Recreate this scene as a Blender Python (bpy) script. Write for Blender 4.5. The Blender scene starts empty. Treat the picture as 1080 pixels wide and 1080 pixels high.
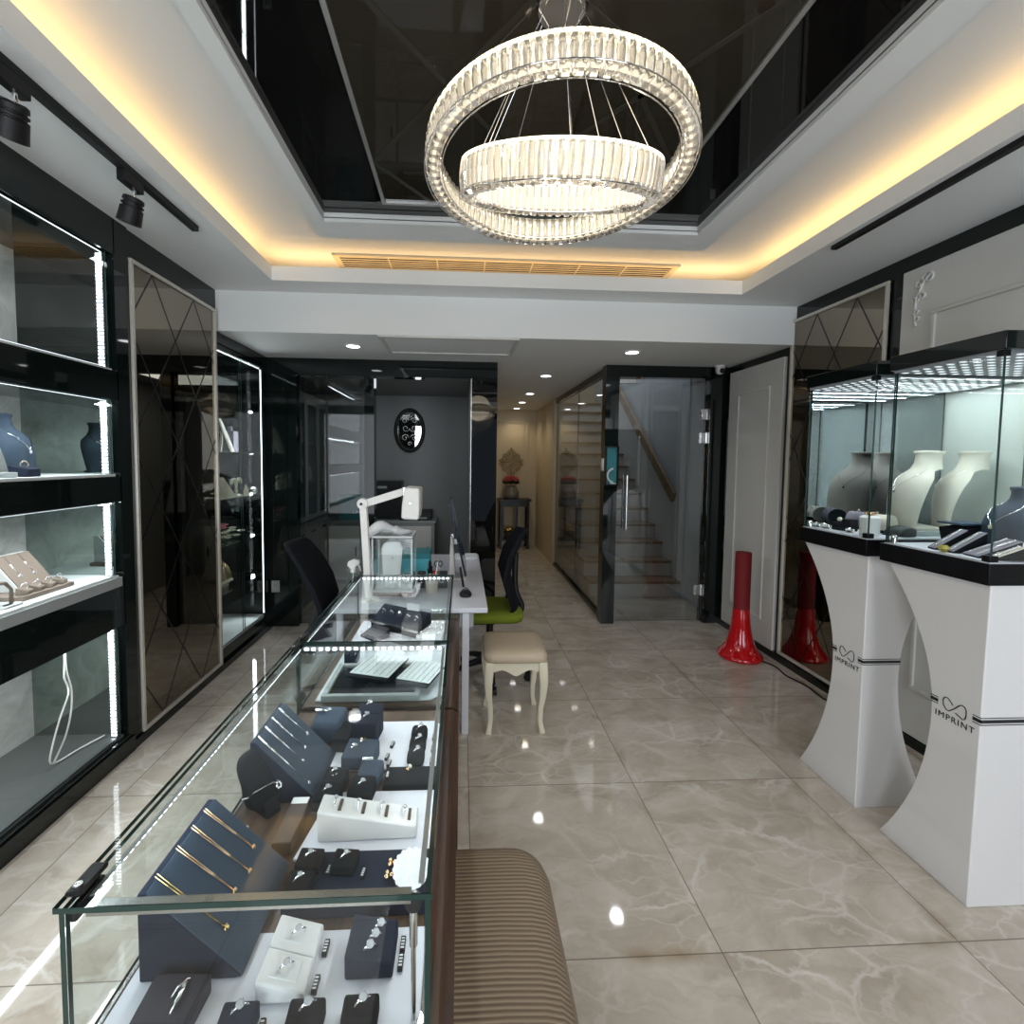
import bpy, math, random
from mathutils import Matrix, Vector
random.seed(7)
PI = math.pi
col = bpy.context.scene.collection
scene = bpy.context.scene

# ------------------------------------------------------------------ materials
def nmat(name):
    m = bpy.data.materials.new(name); m.use_nodes = True
    nt = m.node_tree; nt.nodes.clear()
    out = nt.nodes.new('ShaderNodeOutputMaterial')
    return m, nt, out
def P(name, c, rough=.5, metal=0., spec=.5, emit=None, es=0., trans=0., ior=1.5, coat=0., bump=None):
    m, nt, out = nmat(name)
    b = nt.nodes.new('ShaderNodeBsdfPrincipled')
    b.inputs['Base Color'].default_value = (*c, 1); b.inputs['Roughness'].default_value = rough
    b.inputs['Metallic'].default_value = metal; b.inputs['IOR'].default_value = ior
    b.inputs['Specular IOR Level'].default_value = spec
    b.inputs['Transmission Weight'].default_value = trans; b.inputs['Coat Weight'].default_value = coat
    if emit: b.inputs['Emission Color'].default_value = (*emit, 1); b.inputs['Emission Strength'].default_value = es
    # a faint procedural variation of the surface
    tc = nt.nodes.new('ShaderNodeTexCoord'); n = nt.nodes.new('ShaderNodeTexNoise')
    n.inputs['Scale'].default_value = bump[0] if bump else 12.
    nt.links.new(tc.outputs['Object'], n.inputs['Vector'])
    if bump:
        bp = nt.nodes.new('ShaderNodeBump'); bp.inputs['Strength'].default_value = bump[1]; bp.inputs['Distance'].default_value = .002
        nt.links.new(n.outputs['Fac'], bp.inputs['Height']); nt.links.new(bp.outputs['Normal'], b.inputs['Normal'])
    else:
        r = nt.nodes.new('ShaderNodeMapRange')
        r.inputs['To Min'].default_value = max(0, rough - .03 * rough); r.inputs['To Max'].default_value = rough * 1.03
        nt.links.new(n.outputs['Fac'], r.inputs['Value']); nt.links.new(r.outputs['Result'], b.inputs['Roughness'])
    nt.links.new(b.outputs[0], out.inputs[0])
    return m
def glassm(name, tint=(.968, .986, .98), r0=.026, gain=.95, gcol=(1, 1, 1)):
    """architectural glass: clear straight transmission, Schlick reflection, same from both sides"""
    m, nt, out = nmat(name)
    lw = nt.nodes.new('ShaderNodeLayerWeight'); lw.inputs['Blend'].default_value = .5
    p = nt.nodes.new('ShaderNodeMath'); p.operation = 'POWER'; p.inputs[1].default_value = 5
    ma = nt.nodes.new('ShaderNodeMath'); ma.operation = 'MULTIPLY_ADD'; ma.inputs[1].default_value = gain - r0; ma.inputs[2].default_value = r0
    t = nt.nodes.new('ShaderNodeBsdfTransparent'); t.inputs[0].default_value = (*tint, 1)
    g = nt.nodes.new('ShaderNodeBsdfGlossy'); g.inputs['Roughness'].default_value = 0.; g.inputs[0].default_value = (*gcol, 1)
    mx = nt.nodes.new('ShaderNodeMixShader')
    nt.links.new(lw.outputs['Facing'], p.inputs[0]); nt.links.new(p.outputs[0], ma.inputs[0])
    nt.links.new(ma.outputs[0], mx.inputs[0]); nt.links.new(t.outputs[0], mx.inputs[1]); nt.links.new(g.outputs[0], mx.inputs[2])
    nt.links.new(mx.outputs[0], out.inputs[0])
    return m
def emis(name, c, s):
    m, nt, out = nmat(name)
    e = nt.nodes.new('ShaderNodeEmission'); e.inputs[0].default_value = (*c, 1); e.inputs[1].default_value = s
    nt.links.new(e.outputs[0], out.inputs[0]); return m
def marble_floor():
    m, nt, out = nmat('polished_marble_tiles'); L = nt.links.new
    def N(t, **k):
        n = nt.nodes.new('ShaderNode' + t)
        for a, v in k.items(): setattr(n, a, v)
        return n
    def math_(op, a, b=None, c=None):
        n = N('Math', operation=op)
        for i, v in enumerate((a, b, c)):
            if v is None: continue
            if isinstance(v, (int, float)): n.inputs[i].default_value = v
            else: L(v, n.inputs[i])
        return n.outputs[0]
    geo = N('NewGeometry'); sp = N('SeparateXYZ'); L(geo.outputs['Position'], sp.inputs[0])
    T = .816
    ux = math_('DIVIDE', math_('SUBTRACT', sp.outputs[0], .862), T); uy = math_('DIVIDE', math_('SUBTRACT', sp.outputs[1], .60), T)
    fx = math_('FLOOR', ux); fy = math_('FLOOR', uy)
    def edge(u, f):
        d = math_('SUBTRACT', u, f); return math_('MINIMUM', d, math_('SUBTRACT', 1., d))
    gd = math_('MINIMUM', edge(ux, fx), edge(uy, fy))
    grout = math_('LESS_THAN', gd, .0026)
    seed = N('CombineXYZ'); L(fx, seed.inputs[0]); L(fy, seed.inputs[1])
    wn = N('TexWhiteNoise', noise_dimensions='3D'); L(seed.outputs[0], wn.inputs['Vector'])
    off = N('VectorMath', operation='MULTIPLY_ADD'); L(wn.outputs['Color'], off.inputs[0])
    off.inputs[1].default_value = (7, 7, 7); L(geo.outputs['Position'], off.inputs[2])
    n1 = N('TexNoise'); n1.inputs['Scale'].default_value = 1.9; n1.inputs['Detail'].default_value = 6; n1.inputs['Roughness'].default_value = .6
    L(off.outputs[0], n1.inputs['Vector'])
    warp = N('VectorMath', operation='MULTIPLY_ADD'); L(n1.outputs['Color'], warp.inputs[0]); warp.inputs[1].default_value = (.38, .38, .38); L(off.outputs[0], warp.inputs[2])
    mp = N('Mapping'); mp.inputs['Rotation'].default_value = (0, 0, .5); mp.inputs['Scale'].default_value = (1., 1.9, 1.); L(warp.outputs[0], mp.inputs['Vector'])
    def veins(scale, lo, hi):
        v = N('TexVoronoi', feature='DISTANCE_TO_EDGE'); v.inputs['Scale'].default_value = scale; L(mp.outputs[0], v.inputs['Vector'])
        r = N('MapRange', interpolation_type='SMOOTHSTEP'); r.inputs['From Min'].default_value = lo; r.inputs['From Max'].default_value = hi
        r.inputs['To Min'].default_value = 1; r.inputs['To Max'].default_value = 0
        L(v.outputs['Distance'], r.inputs['Value']); return r.outputs['Result']
    v1 = veins(2.1, 0, .045); v2 = veins(4.6, 0, .06)
    n2 = N('TexNoise'); n2.inputs['Scale'].default_value = 3.2; n2.inputs['Detail'].default_value = 8; n2.inputs['Roughness'].default_value = .62; n2.inputs['Distortion'].default_value = .7
    L(mp.outputs[0], n2.inputs['Vector'])
    cr = N('ValToRGB'); e = cr.color_ramp.elements
    e[0].position = .3; e[0].color = (.43, .365, .295, 1); e[1].position = .72; e[1].color = (.67, .61, .545, 1)
    k = cr.color_ramp.elements.new(.5); k.color = (.55, .485, .41, 1)
    L(n2.outputs['Fac'], cr.inputs[0])
    n3 = N('TexNoise'); n3.inputs['Scale'].default_value = 2.7; n3.inputs['Detail'].default_value = 4; L(off.outputs[0], n3.inputs['Vector'])
    msk = N('MapRange'); msk.inputs['From Min'].default_value = .42; msk.inputs['From Max'].default_value = .66; L(n3.outputs['Fac'], msk.inputs['Value'])
    vv = math_('MULTIPLY', math_('MAXIMUM', v1, math_('MULTIPLY', v2, .55)), math_('MULTIPLY_ADD', msk.outputs[0], .62, .10))
    mx = N('MixRGB'); L(vv, mx.inputs[0]); L(cr.outputs[0], mx.inputs[1]); mx.inputs[2].default_value = (.77, .735, .69, 1)
    # rust coloured staining here and there along the joints
    n4 = N('TexNoise'); n4.inputs['Scale'].default_value = 2.2; n4.inputs['Detail'].default_value = 6; L(geo.outputs['Position'], n4.inputs['Vector'])
    near = N('MapRange'); near.inputs['From Min'].default_value = .0; near.inputs['From Max'].default_value = .05; near.inputs['To Min'].default_value = 1; near.inputs['To Max'].default_value = 0; L(gd, near.inputs['Value'])
    st = N('MapRange'); st.inputs['From Min'].default_value = .54; st.inputs['From Max'].default_value = .68; L(n4.outputs['Fac'], st.inputs['Value'])
    rust = N('MixRGB'); L(math_('MULTIPLY', math_('MULTIPLY', near.outputs[0], st.outputs[0]), .7), rust.inputs[0]); L(mx.outputs[0], rust.inputs[1]); rust.inputs[2].default_value = (.27, .17, .07, 1)
    g = N('MixRGB'); L(math_('MULTIPLY', grout, .75), g.inputs[0]); L(rust.outputs[0], g.inputs[1]); g.inputs[2].default_value = (.16, .13, .10, 1)
    b = N('BsdfPrincipled'); L(g.outputs[0], b.inputs['Base Color']); b.inputs['Roughness'].default_value = .045; b.inputs['Specular IOR Level'].default_value = .55
    L(b.outputs[0], out.inputs[0]); return m
def stone(name, a, b_, scale=5, rough=.4):
    m, nt, out = nmat(name); L = nt.links.new
    tc = nt.nodes.new('ShaderNodeTexCoord'); n = nt.nodes.new('ShaderNodeTexNoise'); n.inputs['Scale'].default_value = scale
    n.inputs['Detail'].default_value = 7; n.inputs['Distortion'].default_value = 1.6; n.inputs['Roughness'].default_value = .62
    cr = nt.nodes.new('ShaderNodeValToRGB'); cr.color_ramp.elements[0].position = .33; cr.color_ramp.elements[1].position = .68
    cr.color_ramp.elements[0].color = (*a, 1); cr.color_ramp.elements[1].color = (*b_, 1)
    b = nt.nodes.new('ShaderNodeBsdfPrincipled'); b.inputs['Roughness'].default_value = rough
    L(tc.outputs['Object'], n.inputs['Vector']); L(n.outputs['Fac'], cr.inputs[0]); L(cr.outputs[0], b.inputs['Base Color']); L(b.outputs[0], out.inputs[0])
    return m
def wood(name, a, b_, axis=(1, 14, 14), rough=.35, scale=3.):
    m, nt, out = nmat(name); L = nt.links.new
    tc = nt.nodes.new('ShaderNodeTexCoord'); mp = nt.nodes.new('ShaderNodeMapping'); mp.inputs['Scale'].default_value = axis
    n = nt.nodes.new('ShaderNodeTexNoise'); n.inputs['Scale'].default_value = scale; n.inputs['Detail'].default_value = 6
    cr = nt.nodes.new('ShaderNodeValToRGB'); cr.color_ramp.elements[0].position = .35; cr.color_ramp.elements[1].position = .65
    cr.color_ramp.elements[0].color = (*a, 1); cr.color_ramp.elements[1].color = (*b_, 1)
    b = nt.nodes.new('ShaderNodeBsdfPrincipled'); b.inputs['Roughness'].default_value = rough
    L(tc.outputs['Object'], mp.inputs[0]); L(mp.outputs[0], n.inputs['Vector']); L(n.outputs['Fac'], cr.inputs[0]); L(cr.outputs[0], b.inputs['Base Color']); L(b.outputs[0], out.inputs[0])
    return m
def corduroy():
    m, nt, out = nmat('ribbed_tan_fabric'); L = nt.links.new
    tc = nt.nodes.new('ShaderNodeTexCoord'); w = nt.nodes.new('ShaderNodeTexWave'); w.bands_direction = 'Y'; w.inputs['Scale'].default_value = 27
    w.inputs['Distortion'].default_value = .15
    cr = nt.nodes.new('ShaderNodeValToRGB'); cr.color_ramp.elements[0].color = (.15, .108, .073, 1); cr.color_ramp.elements[1].color = (.26, .195, .135, 1)
    cr.color_ramp.elements[0].position = .05; cr.color_ramp.elements[1].position = .6
    b = nt.nodes.new('ShaderNodeBsdfPrincipled'); b.inputs['Roughness'].default_value = .85
    bp = nt.nodes.new('ShaderNodeBump'); bp.inputs['Strength'].default_value = .5; bp.inputs['Distance'].default_value = .003
    L(tc.outputs['Object'], w.inputs['Vector']); L(w.outputs['Fac'], cr.inputs[0]); L(cr.outputs[0], b.inputs['Base Color'])
    L(w.outputs['Fac'], bp.inputs['Height']); L(bp.outputs['Normal'], b.inputs['Normal']); L(b.outputs[0], out.inputs[0]); return m
def crystalm():
    m, nt, out = nmat('cut_crystal'); L = nt.links.new
    t = nt.nodes.new('ShaderNodeBsdfTransparent'); t.inputs[0].default_value = (.88, .88, .87, 1)
    tr = nt.nodes.new('ShaderNodeBsdfTranslucent'); tr.inputs[0].default_value = (.95, .9, .8, 1)
    g = nt.nodes.new('ShaderNodeBsdfGlossy'); g.inputs['Roughness'].default_value = .06; g.inputs[0].default_value = (.95, .95, .97, 1)
    m1 = nt.nodes.new('ShaderNodeMixShader'); m1.inputs[0].default_value = .22
    lw = nt.nodes.new('ShaderNodeLayerWeight'); lw.inputs['Blend'].default_value = .62
    m2 = nt.nodes.new('ShaderNodeMixShader')
    L(t.outputs[0], m1.inputs[1]); L(tr.outputs[0], m1.inputs[2]); L(lw.outputs['Facing'], m2.inputs[0]); L(m1.outputs[0], m2.inputs[1]); L(g.outputs[0], m2.inputs[2])
    L(m2.outputs[0], out.inputs[0]); return m

M = dict(
    floor=marble_floor(), white=P('white_plaster', (.82, .83, .82), .7, bump=(60, .05)), grey=P('grey_paint', (.255, .265, .265), .8, bump=(60, .05)),
    beige=P('cream_wallpaper', (.56, .47, .33), .7), offw=P('white_lacquer_panel', (.66, .65, .62), .35),
    black=P('black_back_painted_glass', (.0055, .0095, .0085), .035, spec=.5), blackm=P('black_satin', (.005, .005, .006), .3, spec=.18),
    blackp=P('black_plastic', (.009, .009, .010), .45, spec=.3), ceilblk=P('black_mirror_glass', (.006, .006, .006), .02, spec=.55),
    bronze=P('bronze_mirror', (.27, .235, .185), .015, metal=1.), smoke=P('smoked_mirror', (.10, .095, .085), .015, metal=1.),
    nmirror=P('green_tinted_mirror', (.30, .36, .335), .02, metal=1.), dmirror=P('dark_tinted_mirror', (.05, .056, .055), .02, metal=1.),
    cmirror=P('grey_tinted_mirror', (.30, .33, .35), .015, metal=1.), mirror=P('silver_mirror', (.6, .6, .6), .02, metal=1.),
    ceilmir=P('brown_black_mirror', (.030, .026, .019), .02, spec=.6), lat=P('bevelled_lattice_strip', (.085, .078, .062), .25, metal=.6), slab=P('dark_grey_slab', (.10, .11, .11), .25), groove=P('black_groove', (.006, .005, .004), .3), champ=P('champagne_frame', (.66, .63, .56), .3, metal=.35), silver=P('silver_trim', (.72, .72, .7), .25, metal=.8),
    glass=glassm('clear_glass'), gedge=P('green_glass_edge', (.022, .050, .042), .06, spec=.5), dglass=glassm('partition_glass', (.74, .76, .76), .07, .95),
    gglass=glassm('grey_sliding_glass', (.66, .69, .68), .035, .8), shelfg=glassm('shelf_glass', (.9, .96, .94), .05),
    led=emis('led_diode', (.86, .94, 1.), 9.), ledsoft=emis('led_diffuser', (.86, .94, 1.), 3.), strip=P('led_strip_tape', (.38, .40, .42), .4), ctape=P('grey_diffuser_tape', (.30, .32, .34), .5), ledpanel=emis('panel_diffuser', (.86, .94, 1.), 1.1), downl=emis('downlight_lens', (.95, .97, 1.), 9.),
    core=emis('warm_led_band', (1., .87, .66), 1.7), coret=emis('warm_led_rim', (1., .88, .62), 5.), crystal=crystalm(),
    chrome=P('chrome', (.75, .75, .76), .08, metal=1.), steel=P('brushed_steel', (.55, .55, .54), .25, metal=1.), silverj=P('polished_silver', (.9, .9, .91), .1, metal=1.),
    gold=P('rose_gold', (.86, .58, .34), .14, metal=1.), ygold=P('yellow_gold', (.85, .63, .25), .14, metal=1.), gem=P('clear_gemstone', (.93, .96, 1.), .0, spec=1., trans=.5, ior=2.),
    ygem=P('yellow_gemstone', (.75, .62, .08), .03, spec=1., trans=.4, ior=1.9),
    navy=P('navy_velvet', (.010, .015, .030), .8, spec=.2, bump=(260, .12)), slate=P('slate_blue_velvet', (.036, .056, .085), .75, spec=.25, bump=(260, .12)), jet=P('black_velvet', (.008, .009, .011), .85, spec=.12, bump=(260, .12)),
    purp=P('dark_purple_leather', (.010, .009, .019), .5, spec=.25), lav=P('lavender_grey_velvet', (.20, .19, .235), .75, bump=(260, .1)), linen=P('cream_linen', (.60, .55, .47), .8, bump=(220, .25)),
    cream=P('cream_leatherette', (.68, .64, .46), .5), wlea=P('white_leatherette', (.70, .71, .71), .45), tan=P('tan_suede', (.20, .152, .12), .8), board=P('white_display_board', (.66, .68, .74), .4),
    paper=P('white_paper', (.80, .83, .84), .6), ink=P('blue_black_ink', (.16, .20, .26), .6), plast=P('white_plastic', (.74, .72, .69), .35), desk=P('white_laminate', (.66, .66, .72), .3),
    gwood=wood('dark_brown_veneer', (.035, .017, .010), (.085, .042, .024), (14, 1, 14)), deckw=wood('brown_deck_veneer', (.055, .032, .020), (.12, .075, .048), (14, 1, 14)),
    rail=wood('oak_board', (.20, .13, .075), (.30, .20, .12), (14, 1.5, 14)), blackw=P('black_lacquered_wood', (.007, .006, .005), .35, spec=.25), redw=wood('red_brown_wood', (.10, .030, .018), (.16, .05, .03)),
    red=P('glossy_red_lacquer', (.58, .006, .012), .08, coat=.6), dred=P('dark_red_cloth', (.20, .006, .010), .75, bump=(300, .3)), green=P('lime_fabric', (.17, .21, .02), .85, spec=.2), mesh=P('black_mesh_fabric', (.006, .007, .010), .85, spec=.15),
    ivory=P('ivory_lacquer', (.70, .65, .50), .4), seat=P('beige_leatherette', (.50, .40, .29), .5), cord=corduroy(), niche=stone('pale_veined_stone', (.42, .43, .40), (.70, .70, .67), 4.5),
    shelf=P('white_acrylic', (.80, .84, .83), .3), ped=P('white_solid_surface', (.72, .71, .71), .38), ink2=P('black_vinyl', (.012, .012, .013), .5), teal=P('teal_box', (.02, .19, .22), .5), turq=P('turquoise_card', (.08, .42, .50), .5),
    pink=P('pink_petal', (.75, .22, .28), .6), coral=P('coral_petal', (.80, .30, .20), .6), leaf=P('dark_leaf', (.025, .06, .02), .6), wpetal=P('white_petal', (.62, .62, .50), .6), vase=P('grey_ceramic', (.17, .16, .14), .3),
    orn=P('antique_gold_relief', (.34, .25, .10), .4, metal=.6), screen=P('dark_blue_screen', (.008, .016, .035), .15), tcase=P('grey_laminate', (.32, .34, .34), .5), brownd=P('dark_brown_card', (.05, .032, .022), .6),
    vent=P('painted_vent', (.62, .55, .42), .5), dark=P('duct_black', (.004, .004, .004), .9, spec=.05), wood2=P('cream_stair_riser', (.62, .60, .56), .6), bwhite=P('bluish_white_wall', (.60, .64, .68), .55))

# ------------------------------------------------------------------ mesh builder
class MB:
    def __init__(s): s.v = []; s.f = []; s.m = []; s.X = Matrix()
    def add(s, vs, fs, mi=0):
        o = len(s.v); s.v += [s.X @ Vector(p) for p in vs]
        for f in fs: s.f.append([i + o for i in f]); s.m.append(mi)
        return s
    def box(s, x0, x1, y0, y1, z0, z1, mi=0):
        vs = [(x, y, z) for z in (z0, z1) for y in (y0, y1) for x in (x0, x1)]
        return s.add(vs, [(0, 2, 3, 1), (4, 5, 7, 6), (0, 1, 5, 4), (2, 6, 7, 3), (0, 4, 6, 2), (1, 3, 7, 5)], mi)
    def pane(s, x0, x1, y0, y1, z0, z1, axis):
        """glass slab: slot 0 on the two big faces, slot 1 (edge) elsewhere"""
        s.box(x0, x1, y0, y1, z0, z1)
        big = {'z': (0, 1), 'y': (2, 3), 'x': (4, 5)}[axis]
        for i in range(6): s.m[-6 + i] = 0 if i in big else 1
        return s
    def prism(s, poly, a, b, axis='y', mi=0):
        n = len(poly)
        def pt(p, t):
            return {'y': (p[0], t, p[1]), 'x': (t, p[0], p[1]), 'z': (p[0], p[1], t)}[axis]
        vs = [pt(p, a) for p in poly] + [pt(p, b) for p in poly]
        fs = [tuple(range(n))[::-1], tuple(range(n, 2 * n))] + [(i, (i + 1) % n, n + (i + 1) % n, n + i) for i in range(n)]
        return s.add(vs, fs, mi)
    def rings(s, rows, closed=True, caps=True, mi=0):
        n = len(rows[0]); vs = [p for r in rows for p in r]; fs = []
        for j in range(len(rows) - 1):
            for i in range(n if closed else n - 1):
                k = (i + 1) % n; fs.append((j * n + i, j * n + k, (j + 1) * n + k, (j + 1) * n + i))
        if caps: fs += [tuple(range(n))[::-1], tuple(range((len(rows) - 1) * n, len(rows) * n))]
        return s.add(vs, fs, mi)
    def lathe(s, prof, n=24, c=(0, 0, 0), mi=0, caps=True):
        return s.rings([[(c[0] + r * math.cos(2 * PI * i / n), c[1] + r * math.sin(2 * PI * i / n), c[2] + z) for i in range(n)] for r, z in prof], True, caps, mi)
    def tube(s, pts, r, n=8, mi=0, closed=False):
        pts = [Vector(p) for p in pts]; rows = []; N = len(pts); rr = r if isinstance(r, (list, tuple)) else [r] * N
        up = None
        for i, p in enumerate(pts):
            d = (pts[(i + 1) % N] - pts[i - 1]) if closed else (pts[min(i + 1, N - 1)] - pts[max(i - 1, 0)])
            d.normalize()
            if up is None: up = Vector((0, 0, 1)) if abs(d.z) < .9 else Vector((1, 0, 0))
            a = d.cross(up).normalized(); up = a.cross(d).normalized()
            rows.append([p + (a * math.cos(2 * PI * k / n) + up * math.sin(2 * PI * k / n)) * rr[i] for k in range(n)])
        if closed: rows.append(rows[0])
        return s.rings(rows, True, not closed, mi)
    def sphere(s, c, r, nu=12, nv=8, sc=(1, 1, 1), mi=0):
        return s.rings([[(c[0] + sc[0] * r * math.sin(PI * j / nv) * math.cos(2 * PI * i / nu), c[1] + sc[1] * r * math.sin(PI * j / nv) * math.sin(2 * PI * i / nu), c[2] - sc[2] * r * math.cos(PI * j / nv)) for i in range(nu)] for j in range(1, nv)], True, True, mi)
    def build(s, name, mats, parent=None, smooth=0, bevel=0, world=True, seg=2):
        if not isinstance(mats, (list, tuple)): mats = [mats]
        vs = s.v
        if parent is not None and world:
            inv = PM[parent.name].inverted(); vs = [inv @ v for v in vs]
        me = bpy.data.meshes.new(name); me.from_pydata([tuple(v) for v in vs], [], s.f)
        for m in mats: me.materials.append(M[m])
        me.polygons.foreach_set('material_index', s.m)
        if smooth:
            me.polygons.foreach_set('use_smooth', [True] * len(me.polygons))
            if smooth < 180: me.set_sharp_from_angle(angle=math.radians(smooth))
        me.update()
        o = bpy.data.objects.new(name, me); col.objects.link(o)
        if parent is not None: o.parent = parent; PM[o.name] = PM[parent.name]
        else: PM[o.name] = Matrix()
        if bevel:
            b = o.modifiers.new('bevel', 'BEVEL'); b.width = bevel; b.segments = seg; b.limit_method = 'ANGLE'; b.angle_limit = math.radians(40)
            if not smooth: me.polygons.foreach_set('use_smooth', [True] * len(me.polygons)); me.set_sharp_from_angle(angle=math.radians(50))
        return o
PM = {}
def tag(o, label, cat, group=None):
    o['label'] = label; o['category'] = cat
    if group: o['group'] = group
    return o
def thing(name, label, cat, loc=(0, 0, 0), rz=0, group=None):
    o = bpy.data.objects.new(name, None); col.objects.link(o); o.empty_display_size = .05
    o.location = loc; o.rotation_euler = (0, 0, rz); PM[o.name] = Matrix.Translation(loc) @ Matrix.Rotation(rz, 4, 'Z')
    return tag(o, label, cat, group)
def struct(mb, name, mats, **k):
    o = mb.build(name, mats, **k); o['kind'] = 'structure'; return o
def dup(root, loc, rz=None, label=None):
    r = root.copy(); col.objects.link(r); r.location = loc
    if rz is not None: r.rotation_euler = (0, 0, rz)
    if label: r['label'] = label
    for ch in list(root.children):
        c = ch.copy(); col.objects.link(c); c.parent = r
        for g in list(ch.children):
            d = g.copy(); col.objects.link(d); d.parent = c
    return r
def text_mesh(txt, size, mat4, name, matname, parent, depth=.0012):
    cu = bpy.data.curves.new(name, 'FONT'); cu.body = txt; cu.size = size; cu.align_x = 'CENTER'; cu.align_y = 'CENTER'; cu.extrude = depth / 2; cu.space_character = 1.22; cu.offset = size * .0
    t = bpy.data.objects.new(name, cu); col.objects.link(t); bpy.context.view_layer.update()
    me = bpy.data.meshes.new_from_object(t.evaluated_get(bpy.context.evaluated_depsgraph_get()))
    col.objects.unlink(t); bpy.data.objects.remove(t)
    me.transform(PM[parent.name].inverted() @ mat4); me.materials.clear(); me.materials.append(M[matname])
    o = bpy.data.objects.new(name, me); col.objects.link(o); o.parent = parent; PM[o.name] = PM[parent.name]; return o
def area(name, loc, rot, sx, sy, power, color, spread=PI):
    l = bpy.data.lights.new(name, 'AREA'); l.shape = 'RECTANGLE'; l.size = sx; l.size_y = sy; l.energy = power; l.color = color; l.spread = spread
    o = bpy.data.objects.new(name, l); col.objects.link(o); o.location = loc; o.rotation_euler = rot; return o
def spot(name, loc, power, color, size=2.2, blend=.8, r=.05, rot=(0, 0, 0)):
    l = bpy.data.lights.new(name, 'SPOT'); l.energy = power; l.color = color; l.spot_size = size; l.spot_blend = blend; l.shadow_soft_size = r
    o = bpy.data.objects.new(name, l); col.objects.link(o); o.location = loc; o.rotation_euler = rot; return o
COOL = (.88, .95, 1.); WARM = (1., .62, .26); DAY = (.88, .94, 1.)
def ledstrip(parent, a, b, out, n, w=.012, dots=True, name='led_strip'):
    """strip from a to b whose diodes face along 'out'; axis-aligned"""
    a = Vector(a); b = Vector(b); o = Vector(out); d = (b - a); Lg = d.length; d.normalize(); s = d.cross(o).normalized()
    mb = MB()
    def blk(c, l, wd, th, mi):
        p = [c + d * (l * i) + s * (wd * j) + o * (th * k) for k in (0, 1) for j in (-1, 1) for i in (-1, 1)]
        mb.add(p, [(0, 2, 3, 1), (4, 5, 7, 6), (0, 1, 5, 4), (2, 6, 7, 3), (0, 4, 6, 2), (1, 3, 7, 5)], mi)
    blk((a + b) / 2, Lg / 2, w / 2, .002, 0)
    if dots:
        for i in range(n): blk(a + d * (Lg * (i + .5) / n) + o * .002, min(Lg / n * .24, w * .5), w * .36, .0018, 1)
    else: blk((a + b) / 2 + o * .002, Lg / 2, w * .36, .002, 2)
    return mb.build(name, ['strip', 'led', 'ledsoft'], parent)

# ------------------------------------------------------------------ room shell
XL, XR, ZC, ZL, YB, YF = -1.79, 2.58, 2.80, 2.51, 3.60, 4.50
YN = -2.2
struct(MB().box(-2.6, 3.0, YN - 1.2, 9.3, -.06, 0), 'floor', 'floor')
m = MB()
m.box(-2.6, -1.33, YN, YB, ZC, ZC + .05); m.box(2.03, 3.0, YN, YB, ZC, ZC + .05); m.box(-1.33, 2.03, 3.40, YB, ZC, ZC + .05); m.box(-1.33, 2.03, YN, -1.03, ZC, ZC + .05)   # soffit
m.box(-1.33, -1.30, -1.03, 3.40, ZC, ZC + .095); m.box(2.0, 2.03, -1.03, 3.40, ZC, ZC + .095); m.box(-1.30, 2.0, 3.37, 3.40, ZC, ZC + .095); m.box(-1.30, 2.0, -1.03, -1.0, ZC, ZC + .095)  # lips
m.box(-2.6, 3.0, YN, 4.2, 3.03, 3.08)                                                                              # cove ceiling
m.box(-1.72, -1.67, -1.4, 3.95, ZC + .05, 3.03); m.box(2.40, 2.45, -1.4, 3.95, ZC + .05, 3.03); m.box(-1.7, 2.42, 3.92, 3.97, ZC + .05, 3.03)
struct(m, 'ceiling', 'white')
struct(MB().box(-2.6, 3.0, YB, 4.25, ZL, ZC + .05), 'trim_1', 'white')                                                # dropped beam
struct(MB().box(-2.6, 1.42, 4.25, 9.0, ZL, ZL + .3).box(1.42, 2.7, 4.25, 5.25, ZL, ZL + .3), 'trim_2', 'white')   # low ceiling at the back
m = MB()                                                                                                          # hung white moulding around the black recess
for z0, z1, e in ((2.955, 3.03, 0), (2.935, 2.96, .035)):
    m.box(-.89 + e, -.79, -.75, 3.05 - e, z0 + (.0005 if e else 0), z1 - (.0005 if e else 0)); m.box(1.38, 1.55 - e, -.75, 3.05 - e, z0, z1); m.box(-.79, 1.38, 2.81, 3.05 - e, z0, z1); m.box(-.79, 1.38, -.75, -.6, z0, z1)
struct(m, 'trim_3', 'white')
m = MB().box(-.79, 1.38, -.6, 2.86, 2.985, 3.03)
struct(m, 'trim_4', 'ceilblk')
# mirror in the ceiling with silver frame and bevelled lattice
t = thing('ceiling_mirror', 'black mirror panel in silver frame with crossing lattice lines overhead', 'mirror', (.3, 1.0, 2.97))
m = MB().box(-.435, 1.03, -.4, 2.65, 2.968, 2.985)
cx0, cx1, cy0, cy1 = -.435, 1.03, -.4, 2.65
def lattice(u0, u1, v0, v1, pu, pv, uo, vo):
    """diamond lattice segments clipped to a rectangle"""
    segs = []
    for sgn in (1, -1):
        k0 = -60
        for k in range(-60, 61):
            # v = vo + sgn*pv/pu*(u-uo) + k*2*pv/2
            g = sgn * pv / pu
            pts = []
            for u in (u0, u1):
                v = vo + g * (u - uo) + k * pv
                if v0 <= v <= v1: pts.append((u, v))
            for v in (v0, v1):
                u = uo + (v - vo - k * pv) / g
                if u0 < u < u1: pts.append((u, v))
            if len(pts) >= 2:
                segs.append((pts[0], pts[1]))
    return segs
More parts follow.
